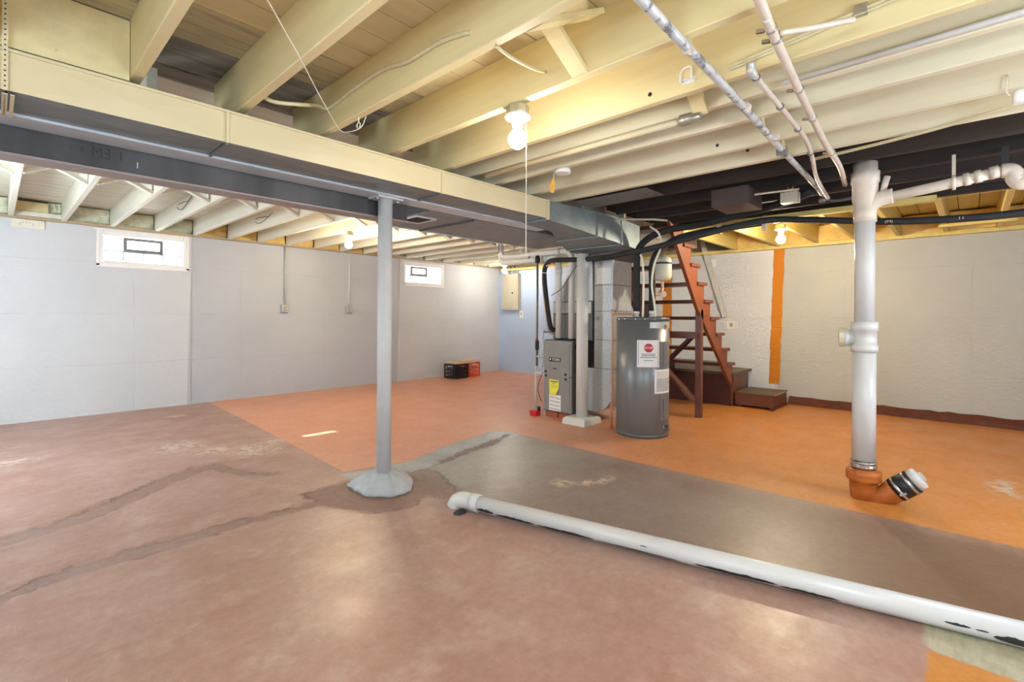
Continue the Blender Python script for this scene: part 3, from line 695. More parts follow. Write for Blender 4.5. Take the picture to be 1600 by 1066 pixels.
# evaporator coil box and plenum above the furnace
ev = thing('coil_cabinet', 'grey coil box and tapering plenum on top of the furnace', 'furnace', (5.0, 3.5, FZ1))
build('cabinet', MB().box(4.80, 5.33, 3.215, 3.80, FZ1+.004, 1.40), M['furnace_dark'], ev, bevel=.005)
build('front_panel', MB().box(4.785, 4.80, 3.42, 3.79, FZ1+.02, 1.24), M['furnace'], ev, bevel=.004)
build('upper_panel', MB().box(4.785, 4.80, 3.225, 3.79, 1.255, 1.39), M['galv'], ev, bevel=.004)
build('plenum', MB().loft([[(4.81, 3.22, 1.402), (5.32, 3.22, 1.402), (5.32, 3.79, 1.402), (4.81, 3.79, 1.402)], [(4.81, 3.22, 1.50), (5.32, 3.22, 1.50), (5.32, 3.74, 1.50), (4.81, 3.74, 1.50)], [(4.81, 3.235, 1.93), (5.25, 3.235, 1.93), (5.25, 3.42, 1.93), (4.81, 3.42, 1.93)]]), M['galv'], ev)
# return drop with rounded boot
rd = thing('return_drop', 'galvanised vertical duct with rounded boot between post and water heater', 'duct', (4.95, 2.98, .12))
build('riser', MB().box(4.80, 5.22, 2.945, 3.19, .62, 1.90), M['galv'], rd, bevel=.004)
poly = [(3.19, .615), (3.36, .615), (3.36, .115), (3.19, .115)]
for k in range(1, 11): an = PI/2*k/10; poly.append((3.19-.245*math.sin(an), .36-.245*math.cos(an)))
poly.append((2.945, .615))
build('boot', MB().prism(poly, lambda u, v, t: (t, u, v), 4.80, 5.22), M['galv'], rd)
for z in (1.28, 1.58, .62, .95): build('joint_cleat', MB().box(4.795, 5.225, 2.94, 3.19, z-.004, z+.004), M['galv_dark'], rd)
build('white_label', MB().box(4.797, 4.80, 2.975, 3.155, 1.60, 1.78), M['white'], rd, label='square white paper label')
build('screw_plug', MB().lathe([(.02, 0), (.016, .03), (0, .034)], (4.80, 3.15, 1.20), (-1, 0, 0), 10), M['galv'], rd)
build('top_collar', MB().loft([[(4.79, 2.935, 1.86), (5.23, 2.935, 1.86), (5.23, 3.195, 1.86), (4.79, 3.195, 1.86)], [(4.75, 2.80, 1.944), (5.23, 2.80, 1.944), (5.23, 3.21, 1.944), (4.75, 3.21, 1.944)]]), M['galv_dark'], rd)
for (yy, rz, lb) in ((3.70, .12, 'red brick under the furnace at its front left corner'), (3.50, -.1, 'red brick under the furnace close to the white post block')):
    c_, s_ = math.cos(rz), math.sin(rz)
    mb = MB().box(FX+.02, FX+.115, yy-.10, yy+.08, 0, .06)
    tag(build('brick', mb, M['brick'], loc=(FX+.07, yy, 0), bevel=.004), lb, 'brick', 'bricks under the furnace')
# plastic flue pipes
for (yy, x, lb) in ((3.645, 4.71, 'left one of two white plastic vent pipes rising from the furnace'), (3.452, 4.71, 'right one of two white plastic vent pipes rising from the furnace')):
    mb = MB(); zz = 1.93 if yy > 3.6 else 2.006
    pts = [(x, yy, FZ1), (x, yy, zz-.10)]+[(x, yy+.10-.10*math.cos(a_), zz-.10+.10*math.sin(a_)) for a_ in (PI/8, PI/4, 3*PI/8, PI/2)]+[(x, 4.54, zz), (x, 4.61, zz+.02), (x, 4.64, zz+.08), (x, 4.64, 2.42)]
    mb.tube(pts, .036, 14, smooth_path=False)
    fl = thing('vent_pipe', lb, 'pipe', (x, yy, FZ1)); build('pipe', mb, M['pvc_white'], fl)
    build('collar', MB().lathe([(.05, 0), (.05, .012), (.042, .02)], (x, yy, FZ1), n=16), M['black'], fl)
    build('coupling', MB().lathe([(.043, 0), (.043, .08)], (x, yy, zz-.20), n=16), M['pvc_white'], fl)
    build('coupling', MB().lathe([(.043, 0), (.043, .08)], (x, yy+.16, zz), (0, 1, 0), n=16), M['pvc_white'], fl)
    build('pipe_strap', MB().bar((x-.03, 4.1, zz+.03), (x-.005, 4.12, 2.04), .02, .004, (1, 0, 0)), M['rubber'], fl)
# thick white pipes rising into the joists near the panel
mb = MB().tube([(5.9, 5.35, 2.40), (5.9, 5.35, 2.22), (5.9, 5.32, 2.14), (5.9, 5.22, 2.10), (5.9, 4.2, 2.08)], .045, 14)
o = build('drain_pipe', mb, M['pvc_white'], loc=(5.9, 5.0, 2.1)); tag(o, 'white elbowed drain pipe dropping from the joists beyond the vent pipes', 'pipe')
# gas line with drip leg
gp = thing('gas_pipe', 'thin dark gas line dropping to the left side of the furnace', 'pipe', (4.62, 3.91, .1))
build('pipe', MB().tube([(4.62, 3.91, 1.93), (4.62, 3.91, .60)], .013, 8, smooth_path=False), M['galv_dark'], gp)
build('valve', MB().lathe([(.02, .80), (.024, .82), (.024, .90), (.018, .92)], (4.62, 3.91, 0), n=10), M['ink_dark'], gp)
build('valve_handle', MB().box(4.60, 4.615, 3.90, 3.92, .86, .94), M['redbox'], gp)
build('tee', MB().tube([(4.62, 3.93, .72), (4.62, 3.80, .72)], .014, 8, smooth_path=False), M['galv'], gp)
build('top_coupling', MB().lathe([(.03, 1.88), (.034, 1.93), (.02, 1.97)], (4.62, 3.91, 0), n=10), M['rubber'], gp)
dr = thing('condensate_pipe', 'slim white condensate pipe standing left of the furnace', 'pipe', (4.61, 3.90, .1))
build('pipe', MB().tube([(4.60, 3.91, .60), (4.60, 3.91, .07)], .014, 10, smooth_path=False), M['pvc'], dr)
build('branch', MB().tube([(4.60, 3.91, .60), (4.60, 3.86, .58), (4.62, 3.82, .62), (4.63, 3.82, 1.0), (4.68, 3.82, 1.02), (4.80, 3.78, 1.02)], .010, 8), M['galv'], dr)
build('tee', MB().tube([(4.60, 3.91, .52), (4.62, 3.82, .52)], .018, 10, smooth_path=False), M['pvc'], dr)
build('wire', MB().tube([(4.61, 3.82, .50), (4.60, 3.86, .40), (4.60, 3.87, .30), (4.61, 3.84, .2), (4.62, 3.815, .18)], .004, 6), M['rubber'], dr)
o = thing('condensate_box', 'small red plastic box on the floor at the furnace corner', 'box', (4.56, 3.88, 0))
build('body', MB().loft([[(4.52, 3.835, 0), (4.60, 3.835, 0), (4.60, 3.93, 0), (4.52, 3.93, 0)], [(4.515, 3.83, .06), (4.60, 3.83, .06), (4.60, 3.94, .06), (4.515, 3.94, .06)]]), M['redbox'], o, bevel=.004)
build('plug', MB().lathe([(.022, .06), (.022, .10), (.014, .11)], (4.585, 3.845, 0), n=10), M['rubber'], o)

# ------------------------------------------------------------------ water heater
HC = Vector((4.675, 2.505, 0)); HR = .268; HH = 1.215
toc = Vector((-HC.x, -HC.y, 0)).normalized(); rgt = Vector((-toc.y, toc.x, 0))
if rgt.dot(Rt) < 0: rgt = -rgt
def hp(az, z, r=HR):
    a_ = math.radians(az); return HC+toc*(r*math.cos(a_))+rgt*(r*math.sin(a_))+Vector((0, 0, z))
def cpatch(a0, a1, z0, z1, r0, r1, n=10):
    mb = MB(); secs = []
    for i in range(n+1):
        a_ = a0+(a1-a0)*i/n; secs.append([hp(a_, z0, r0), hp(a_, z0, r1), hp(a_, z1, r1), hp(a_, z1, r0)])
    return mb.loft(secs)
wh = thing('water_heater', 'tall grey cylindrical electric water heater with a STOP label', 'water heater', tuple(HC))
build('tank', MB().lathe([(HR-.012, .012), (HR, .018), (HR, HH-.03)], HC, n=56), M['heater'], wh)
build('base_ring', MB().lathe([(HR+.004, 0), (HR+.004, .03), (HR+.001, .034)], HC, n=56), M['heater_dark'], wh)
build('lid', MB().lathe([(HR+.003, HH-.034), (HR+.003, HH-.008), (HR-.01, HH), (.001, HH+.004)], HC, n=56), M['heater_dark'], wh)
mb = MB()
for az in (-60, -40, -15, 5, 25, 45): mb.add(*(lambda c_: ([c_+Vector((0, 0, z))+rgt*x*1.0 for x, z in ((-.004, -.004), (.004, -.004), (.004, .004), (-.004, .004))], [(0, 1, 2, 3)]))(hp(az, HH-.02, HR+.0045)))
stuff_build('rim_screw', mb, M['chrome'], wh)
lb = build('stop_label', cpatch(-11.5, 37, .715, .985, HR, HR+.0015), M['white'], wh, label='white warning label with red octagon')
cz = (-11.5+37)/2
def onlab(zc, ac=cz): return lambda u, v: hp(ac+math.degrees(u/HR), zc+v, HR+.003)
mb = MB(); n = 8; oc = [(.047*math.cos(PI/8+2*PI*k/8), .047*math.sin(PI/8+2*PI*k/8)) for k in range(8)]
ow = .047*math.cos(PI/8); ok = .047*math.sin(PI/8)
for k in range(16):
    ua = -ow+2*ow*k/16; ub = -ow+2*ow*(k+1)/16; hh_ = lambda u: min(ow, ok+(ow-abs(u)))
    mb.add([hp(cz+math.degrees(u/HR), .907+v, HR+.0024) for u, v in ((ua, -hh_(ua)), (ub, -hh_(ub)), (ub, hh_(ub)), (ua, hh_(ua)))], [(0, 1, 2, 3)])
build('octagon', mb, M['red'], lb)
build('lettering', text_mb('STOP', .034, onlab(.907)), M['white'], lb)
mb = MB()
def dashes(mb, zc, wid, hgt, ac, seed, rad=HR+.003):
    rr_ = random.Random(seed); u = -wid/2
    while u < wid/2:
        l_ = rr_.uniform(.008, .022); e_ = min(u+l_, wid/2)
        mb.add([hp(ac+math.degrees(uu/HR), zc+vv, rad) for uu, vv in ((u, -hgt/2), (e_, -hgt/2), (e_, hgt/2), (u, hgt/2))], [(0, 1, 2, 3)]); u = e_+.005
dashes(mb, .845, .14, .008, cz, 1); dashes(mb, .830, .13, .008, cz, 2); dashes(mb, .813, .16, .008, cz, 3); dashes(mb, .782, .09, .008, cz, 4)
for z in (.735, .967):
    mb.add([hp(a_, zz, HR+.003) for a_, zz in ((-8.5, z), (34, z), (34, z+.003), (-8.5, z+.003))], [(0, 1, 2, 3)])
for a_ in (-8.5, 33.4):
    mb.add([hp(aa, zz, HR+.003) for aa, zz in ((a_, .735), (a_+.7, .735), (a_+.7, .97), (a_, .97))], [(0, 1, 2, 3)])
stuff_build('print', mb, M['ink'], lb)
lb2 = build('rating_label', cpatch(26, 79, .45, .69, HR, HR+.0015), M['white'], wh, label='white rating label with small print')
mb = MB()
for k in range(5): dashes(mb, .665-.012*k, .2, .003, 52.5, 10+k)
for k in range(14): dashes(mb, .598-.0095*k, .2, .005, 52.5, 30+k)
stuff_build('print', mb, M['ink'], lb2)
mb = MB()
for z in (.60, .56, .545):
    mb.lathe([(.008, 0), (.008, .001)], hp(72, z, HR+.002), hp(72, 0, 1)-HC, 8, smooth=False)
stuff_build('pictogram', mb, M['ink_dark'], lb2)
build('side_label', cpatch(84, 96, .93, 1.05, HR, HR+.0015), M['white'], wh)
for z0, z1 in ((.18, .41), (.72, .97)):
    ap = build('access_panel', cpatch(40, 72, z0, z1, HR, HR+.006), M['heater'], wh, bevel=.003)
    build('panel_ridge', cpatch(48, 62, z0+.02, z1-.02, HR+.006, HR+.014), M['heater'], ap, bevel=.004)
dv = build('drain_valve', MB().lathe([(.028, 0), (.028, .006), (.014, .008), (.014, .05), (.02, .052), (.02, .06)], hp(52, .10, HR), hp(52, 0, 1)-HC, 12), M['galv_dark'], wh)
build('valve_handle', MB().lathe([(.018, 0), (.018, .012)], hp(52, .118, HR+.03), (0, 0, 1), 8), M['ink_dark'], dv)
bd = build('badge', cpatch(15, 80, 1.105, 1.165, HR, HR+.001), M['galv'], wh)
build('emblem', MB().lathe([(.026, 0), (.026, .002)], hp(56, 1.118, HR), hp(56, 0, 1)-HC, 16, smooth=False), M['copper'], bd)
mb = MB()
for a_, z in ((-.008, .010), (.008, .010), (0, -.006)): mb.lathe([(.006, 0), (.006, .001)], hp(56+math.degrees(a_/HR), 1.118+z, HR+.002), hp(56, 0, 1)-HC, 8, smooth=False)
stuff_build('emblem_mark', mb, M['ink_dark'], bd)
for q in (Vector((4.63, 2.552, HH)), Vector((4.735, 2.43, HH))):
    build('nipple', MB().lathe([(.034, 0), (.022, .03), (.03, .034), (.03, .06)], q, n=12), M['white'], wh)
# insulated pipes from the heater up to the joists
q = Vector((4.63, 2.552, HH+.066))
def D3(px_, z, dd): return None
hot = MB().tube([q, (4.63, 2.552, 1.6), (4.63, 2.55, 1.84), (4.645, 2.52, 1.96), (4.70, 2.42, 2.06), (4.78, 2.27, 2.12), (4.86, 2.05, 2.145), (4.80, 1.75, 2.16), (4.62, 1.35, 2.17), (4.45, 1.08, 2.175), (4.25, .86, 2.19)], .034, 12)
o = build('insulated_pipe', hot, M['hose'], loc=tuple(q)); tag(o, 'black insulated pipe rising from the left of the heater top', 'pipe')
q2 = Vector((4.735, 2.43, HH+.066))
cold = MB().tube([q2, (4.735, 2.43, 1.55), (4.74, 2.43, 1.78), (4.80, 2.38, 1.92), (4.92, 2.25, 2.04), (5.04, 2.05, 2.10), (5.12, 1.75, 2.13), (5.14, 1.45, 2.15)], .034, 12)
o = build('insulated_pipe', cold, M['hose'], loc=tuple(q2)); tag(o, 'black insulated pipe rising from the right of the heater top', 'pipe')
for nm, pts, lb in (('white_cable', [hp(0, HH, .14), hp(2, 1.4, .12), hp(2, 1.65, .12), hp(-4, 1.80, .13), hp(-12, 1.86, .12)], 'white foam wrapped tube between the two black heater pipes'),
                    ('power_whip', [hp(48, HH, .17), hp(46, 1.35, .16), hp(36, 1.55, .15), hp(38, 1.75, .18), hp(50, 1.92, .22), hp(44, 2.06, .22), hp(24, 2.14, .16)], 'thin white power whip looping up in front of the expansion tank')):
    o = build(nm, MB().tube(pts, .011, 8), M['cord'], loc=tuple(pts[0])); tag(o, lb, 'cable')
# relief discharge tube
o = build('relief_tube', MB().tube([hp(-30, HH-.02, .16)+Vector((0, 0, .05)), hp(-72, HH+.03, .28), hp(-82, HH+.02, .31), hp(-84, HH-.02, .315), hp(-86, .02, .315)], .011, 8), M['copper'], loc=tuple(hp(-86, 0, .315)))
tag(o, 'thin copper relief tube running down the left of the heater', 'pipe')
# expansion tank
TC = Vector((5.17, 2.53, 1.63))
et = thing('expansion_tank', 'ivory expansion tank hanging behind the water heater', 'tank', tuple(TC))
build('shell', MB().lathe([(.02, -.01), (.075, .0), (.098, .03), (.102, .06), (.102, .22), (.094, .25), (.06, .268), (.001, .27)], TC, n=28), M['tank'], et)
build('label_band', MB().lathe([(.1025, .18), (.1025, .20)], TC, n=28), M['ink_dark'], et)
build('stem', MB().tube([TC, TC+Vector((0, 0, -.10)), TC+Vector((-.12, -.02, -.16)), TC+Vector((-.32, -.04, -.17))], .016, 10), M['copper'], et)
build('handle', MB().lathe([(.03, 0), (.034, .02), (.03, .03)], TC+Vector((-.06, -.04, -.16)), (-.7, -.6, 0), 12), M['pvc_old'], et)

# refrigerant line set: from furnace, across the trunk and away along the header
ln_pts = [(4.76, 3.74, 1.04), (4.72, 3.78, 1.10), (4.66, 3.80, 1.45), (4.62, 3.80, 1.75), (4.62, 3.74, 1.87), (4.60, 3.60, 1.89), (4.60, 3.25, 1.87), (4.58, 2.90, 1.865), (4.54, 2.62, 1.885), (4.50, 2.35, 1.90), (4.62, 1.98, 1.985), (4.80, 1.66, 2.075), (5.05, 1.40, 2.145), (5.20, 1.115, 2.135), (5.20, .768, 2.08), (5.20, .454, 2.035), (5.20, .058, 2.006), (5.2, -.29, 2.003), (5.2, -.9, 2.03), (5.2, -1.55, 2.06)]
ls = thing('line_set', 'long black refrigerant hose sagging from the furnace across to the right edge', 'hose', (4.76, 3.74, 1.0))
build('hose', MB().tube(ln_pts, .029, 12), M['hose'], ls)
mb = MB()
for yy, zz, tx in ((.50, 2.036, '(M)'), (.05, 2.006, '11')):
    text_mb(tx, .04, lambda u, v, yy=yy, zz=zz: (5.1705, yy-u, zz+v*.7), 0, mb=mb)
stuff_build('print', mb, M['cord'], ls)
build('small_line', MB().tube([(p_[0]-.012, p_[1]+.02, p_[2]-.045) for p_ in ln_pts[:6]], .008, 8), M['copper'], ls)
build('tie', MB().lathe([(.033, 0), (.033, .015)], (4.62, 3.80, 1.74), (0, 0, 1), 12), M['chrome'], ls)
o = build('thermostat_wire', MB().tube([(4.655, 3.30, 1.86), (4.655, 3.45, 1.68), (4.655, 3.56, 1.55), (4.66, 3.72, 1.47)], .005, 6), M['ink'], loc=(4.66, 3.3, 1.86)); tag(o, 'thin grey wire slanting across the white vent pipes', 'cable')
# white conduit crossing dark joists to the heater
o = build('conduit', MB().tube([(4.30, 2.60, 2.20), (4.50, 2.30, 2.19), (4.60, 2.20, 2.18)], .010, 8, smooth_path=False), M['pvc_old'], loc=(4.3, 2.6, 2.2)); tag(o, 'short pale conduit under the dark joists above the heater', 'pipe')

# ------------------------------------------------------------------ stairs, landing
sg = thing('staircase', 'steep brown open riser wooden stair with braced post', 'stairs', (6.2, 2.8, 0))
SY0, SY1 = 2.36, 3.22
nose = [(5.40, 2.215), (5.60, 2.01+.02), (5.80, 1.82), (5.985, 1.615), (6.18, 1.41), (6.37, 1.20), (6.56, .99), (6.75, .79), (6.94, .60)]
nose = [(5.36+.1975*i, 2.262-.2075*i) for i in range(9)]
def stringer(y0, y1, mat):
    poly = [(4.98, 2.26), (5.74, 1.325), (6.90, .27), (6.90, .40)]
    for i in range(8, -1, -1):
        x, z = nose[i]; poly.append((min(x-.02, 6.90), z-.24 if i == 8 else nose[i+1][1]-.04)); poly.append((x-.02, z-.042))
    poly[3] = (6.90, nose[8][1]-.245)
    poly = [q_ for q_ in poly]; poly.append((5.10, nose[0][1]-.042))
    return build('stringer', MB().prism(poly, lambda u, v, t: (u, t, v), y0, y1), mat, sg, bevel=.003)
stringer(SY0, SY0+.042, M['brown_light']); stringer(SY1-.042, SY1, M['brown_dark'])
for x, z in nose:
    build('tread', MB().box(x-.235, x+.025, SY0-.022, SY1+.02, z-.04, z), [M['brown']], sg, bevel=.004)
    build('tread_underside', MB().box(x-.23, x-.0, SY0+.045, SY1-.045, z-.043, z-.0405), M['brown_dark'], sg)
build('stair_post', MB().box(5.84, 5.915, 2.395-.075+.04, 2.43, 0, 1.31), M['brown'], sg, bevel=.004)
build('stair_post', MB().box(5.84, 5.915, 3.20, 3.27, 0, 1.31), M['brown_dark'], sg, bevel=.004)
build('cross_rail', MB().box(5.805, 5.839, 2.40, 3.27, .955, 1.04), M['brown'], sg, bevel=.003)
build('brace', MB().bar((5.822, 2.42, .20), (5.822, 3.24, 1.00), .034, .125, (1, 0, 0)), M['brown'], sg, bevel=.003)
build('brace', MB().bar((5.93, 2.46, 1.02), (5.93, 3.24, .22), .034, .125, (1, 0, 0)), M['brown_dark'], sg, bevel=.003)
for o_ in [o for o in bpy.data.objects if o.parent == sg and o.name.startswith('brace')]: pass
ld = thing('landing', 'dark brown box landing at the foot of the stair against the wall', 'landing', (7.3, 2.9, 0))
build('body', MB().box(6.93, 7.66, 2.385, 3.55, .005, .425), M['brown_dark'], ld, bevel=.004)
build('top', MB().box(6.905, 7.69, 2.345, 3.58, .425, .462), M['tread_top'], ld, bevel=.005)
build('side_panel', MB().prism([(6.94, .02), (7.44, .02), (7.44, .24), (7.47, .34), (7.53, .424), (6.94, .424)], lambda u, v, t: (u, t, v), 2.36, 2.384), M['brown'], ld)
bx_ = thing('step_box', 'low brown box step in front of the landing with worn top', 'step', (7.26, 2.1, 0))
build('body', MB().box(6.955, 7.60, 1.86, 2.335, .032, .185), M['brown'], bx_, bevel=.004)
build('top', MB().box(6.945, 7.61, 1.85, 2.34, .185, .202), M['tread_top'], bx_, bevel=.004)
build('edge_wear', MB().box(7.0, 7.52, 1.8485, 1.85, .19, .20), M['ply'], bx_)
build('runner', MB().box(6.93, 7.58, 1.845, 1.90, 0, .032), M['brown_dark'], bx_, bevel=.003)
build('runner', MB().box(6.98, 7.58, 2.25, 2.31, 0, .032), M['brown_dark'], bx_, bevel=.003)
# grey handrail board leaning on the back wall
o = build('handrail_board', MB().bar((7.70, 3.10, 2.42), (7.70, 2.74, 1.22), .075, .03, (1, 0, 0)), M['rail'], loc=(7.7, 2.74, 1.22), bevel=.003); tag(o, 'pale grey board slanting down the back wall beside the stair', 'board')
def plate(name, loc, w_, h_, mat, lb, axis='x', cat='outlet'):
    e = thing(name, lb, cat, loc)
    x, y, z = loc
    build('cover', MB().box(x-.012, x, y-w_/2, y+w_/2, z-h_/2, z+h_/2), mat, e, bevel=.003)
    if cat == 'plate': return e
    mb = MB().box(x-.016, x-.012, y-w_*.16, y+w_*.16, z-h_*.22, z+h_*.22); build('toggle', mb, M['outlet'], e, bevel=.002)
    return e
plate('wall_plate', (XW, 2.93, 2.06), .085, .13, M['white'], 'white blank wall plate high on the back wall right of the stair', cat='plate')
plate('wall_plate', (XW, 2.66, 1.10), .13, .13, M['white'], 'white round cornered box on the back wall behind the lower treads')
plate('outlet', (XW, 6.995, 1.26), .10, .15, M['white'], 'small white outlet box below the breaker panel')

# ------------------------------------------------------------------ electrical panel, conduits, switch box
ep = thing('breaker_panel', 'beige electrical breaker panel on the blue end of the back wall', 'electrical panel', (7.7, 7.26, 1.35))
build('cabinet', MB().box(7.655, XW, 7.02, 7.50, 1.35, 2.12), M['panel'], ep, bevel=.004)
pd = build('door', MB().box(7.645, 7.655, 7.05, 7.47, 1.38, 2.09), M['panel'], ep, bevel=.003)
build('latch', MB().box(7.638, 7.645, 7.15, 7.19, 1.70, 1.73), M['black'], pd)
build('cable_bundle', MB().tube([(7.70, 7.1, 2.12), (7.70, 7.08, 2.2), (7.69, 7.1, 2.28)], .02, 8).tube([(7.70, 7.2, 2.12), (7.69, 7.22, 2.2), (7.68, 7.2, 2.28)], .02, 8).tube([(7.70, 7.32, 2.12), (7.68, 7.34, 2.2), (7.68, 7.3, 2.28)], .02, 8), M['cable_grey'], ep)
for x, lb in ((3.06, 'grey outlet box on a conduit, left one on the long wall'), (4.12, 'grey outlet box on a conduit under the second bulb')):
    e = thing('conduit_outlet', lb, 'outlet', (x, YM, 1.31))
    build('box', MB().box(x-.06, x+.05, YM-.05, YM, 1.25, 1.37), M['outlet'], e, bevel=.006)
    build('cover', MB().box(x-.052, x+.042, YM-.056, YM-.05, 1.258, 1.362), M['galv'], e, bevel=.003)
    mb = MB().box(x-.03, x+.02, YM-.058, YM-.056, 1.275, 1.305); mb.box(x-.03, x+.02, YM-.058, YM-.056, 1.318, 1.348)
    build('receptacle', mb, M['outlet'], e)
    build('conduit', MB().tube([(x, YM-.03, 1.37), (x, YM-.03, 2.30)], .011, 8, smooth_path=False), M['pvc_white'] if x > 4 else M['galv'], e)
    build('connector', MB().lathe([(.016, 0), (.016, .03)], (x, YM-.03, 1.37), n=10), M['galv'], e)
    build('pipe_clip', MB().box(x-.035, x+.035, YM-.006, YM, 1.50, 1.515), M['galv'], e)
sb = thing('junction_box', 'white square junction box at the top of the long wall, far left', 'electrical box', (.26, YW, 2.16))
build('cover', MB().box(.13, .395, YW-.02, YW, 2.165, 2.262), M['white_wood'], sb, bevel=.003)
mb = MB()
for k in range(7): an = PI*k/6; mb.lathe([(.006, 0), (.006, .001)], (.25+.055*math.cos(an), YW-.0205, 2.20+.03*math.sin(an)), (0, -1, 0), 6, smooth=False)
stuff_build('knockout', mb, M['outlet'], sb)

# ------------------------------------------------------------------ bulbs
def bulb(loc, lb, mat, cord=0, z_top=None, box=True):
    x, y, z = loc                                # z = underside of the joist
    e = thing('ceiling_bulb', lb, 'light', (x, y, z))
    build('box', MB().lathe([(.052, -.045), (.054, -.04), (.054, -.004), (.05, 0)], loc, n=8, smooth=False), M['boxsteel'], e)
    build('porcelain', MB().lathe([(.058, -.047), (.064, -.053), (.06, -.062), (.03, -.068), (.026, -.10), (.02, -.105)], loc, n=24), M['porcelain'], e)
    bb_ = build('bulb', MB().lathe([(.015, -.10), (.019, -.115), (.030, -.128), (.041, -.145), (.045, -.163), (.042, -.180), (.032, -.196), (.016, -.206), (.001, -.209)], loc, n=24), mat, e)
    if cord:
        build('pull_cord', MB().tube([(x+.03, y-.025, z-.075), (x+.034, y-.027, z-.12), (x+.035, y-.028, z-cord)], .0022, 6, smooth_path=False), M['cord'], e)
    return e
bulb((1.735, 1.60, 2.238), 'lit bare bulb nearest to the camera, with long white pull cord', M['bulb'], .72)
bulb((3.08, 5.74, 2.275), 'lit bare bulb in front of the long white wall', M['bulb_warm'], 0)
bulb((6.98, 6.77, 2.275), 'lit bare bulb in the far corner by the breaker panel', M['bulb_far'], .3)
bulb((5.86, 1.50, 2.233), 'lit bare bulb under the yellow joists right of the stair', M['bulb_right'], 0)
mb = MB().lathe([(.055, 0), (.055, -.025), (.05, -.03)], (2.70, 2.06, 2.238), n=24)
o = build('smoke_detector', mb, M['porcelain'], loc=(2.7, 2.06, 2.238)); tag(o, 'round white smoke detector under a cream joist', 'smoke detector')
e = thing('inspection_tag', 'small orange paper tag hanging by a string near the smoke detector', 'tag', (2.66, 2.10, 2.24))
build('string', MB().tube([(2.655, 2.10, 2.245), (2.65, 2.102, 2.17)], .002, 6, smooth_path=False), M['cord'], e)
build('paper', MB().loft([[(2.642, 2.102, 2.17), (2.656, 2.095, 2.17)], [(2.632, 2.118, 2.125), (2.655, 2.092, 2.125)], [(2.632, 2.115, 2.075), (2.648, 2.095, 2.07)]], caps=False), M['orange_tag'], e)

# ------------------------------------------------------------------ right hand drain stack
DXc, DYc = 4.05, .52
ds = thing('drain_stack', 'tall white plastic drain stack standing on the orange floor at right', 'pipe', (DXc, DYc, 0))
def pipe(z0, z1, r, name, mat=M['pvc'], par=ds): return build(name, MB().lathe([(r, z0), (r, z1)], (DXc, DYc, 0), n=32), mat, par)
pipe(.259, .99, .068, 'lower_pipe'); pipe(1.19, 1.92, .058, 'upper_pipe')
build('tee_fitting', MB().lathe([(.069, .99), (.078, .99), (.078, 1.035), (.070, 1.038), (.070, 1.13), (.078, 1.132), (.078, 1.195), (.06, 1.195)], (DXc, DYc, 0), n=32), M['pvc'], ds)
ou = Vector((-.15, 1, 0)).normalized()
cl = build('cleanout', MB().lathe([(.05, .05), (.052, .085), (.060, .085), (.060, .11), (.056, .115)], Vector((DXc, DYc, 1.085)), ou, 24), M['pvc'], ds)
build('cleanout_plug', MB().lathe([(.064, .112), (.064, .14), (.058, .146)], Vector((DXc, DYc, 1.085)), ou, 12, smooth=False), M['cleanout'], cl)
build('plug_slot', MB().bar(Vector((DXc, DYc, 1.055))+ou*.147, Vector((DXc, DYc, 1.115))+ou*.147, .012, .004, ou), M['brown_dark'], cl)
build('wye', MB().lathe([(.058, 1.87), (.066, 1.87), (.066, 1.955), (.060, 1.96), (.074, 2.02), (.074, 2.13), (.082, 2.135), (.082, 2.205), (.07, 2.21), (.07, 2.27)], (DXc, DYc, 0), n=32), M['pvc_old'], ds)
build('wye_arm', MB().tube([(DXc, DYc, 1.96), (DXc, DYc-.05, 2.0), (DXc, DYc-.10, 2.02), (DXc, DYc-.15, 2.025)], .05, 20), M['pvc_old'], ds)
build('hub', MB().tube([(DXc, DYc-.095, 2.06), (DXc, DYc-.12, 2.16)], .018, 8, smooth_path=False), M['pvc_old'], ds)
br_pts = [(4.06, .40, 2.02), (4.09, .106, 2.062), (4.10, -.14, 2.098)]
hb = thing('branch_drain', 'stained white branch drain running right from the stack', 'pipe', (4.08, 0, 2.05))
build('pipe', MB().tube(br_pts, .033, 16, smooth_path=False), M['pvc_old'], hb)
for k, (a_, L_) in enumerate(((.03, .03), (-.02, .03), (-.085, .04))): build('coupling', MB().lathe([(.039, 0), (.039, L_)], (4.09, a_, 2.066-.15*(a_-.08)), (0, -1, .15), 16), M['pvc_old'], hb)
build('elbow', MB().tube([(4.10, -.135, 2.097), (4.10, -.17, 2.095), (4.10, -.19, 2.07), (4.10, -.195, 2.04), (4.10, -.23, 2.015), (4.10, -.40, 2.03), (4.10, -1.59, 2.06)], .043, 16), M['pvc_old'], hb)
build('hanger', MB().bar((4.09, .075, 2.04), (4.09, .075, 2.24), .018, .004, (1, 0, 0)).lathe([(.037, -.01), (.046, -.008), (.046, .008), (.037, .01)], (4.09, .075, 2.066), (0, 1, 0), 16), M['pvc_old'], hb)
build('hanger', MB().bar((4.10, -.15, 2.12), (4.10, -.15, 2.24), .03, .01, (1, 0, 0)), M['ink_dark'], hb)
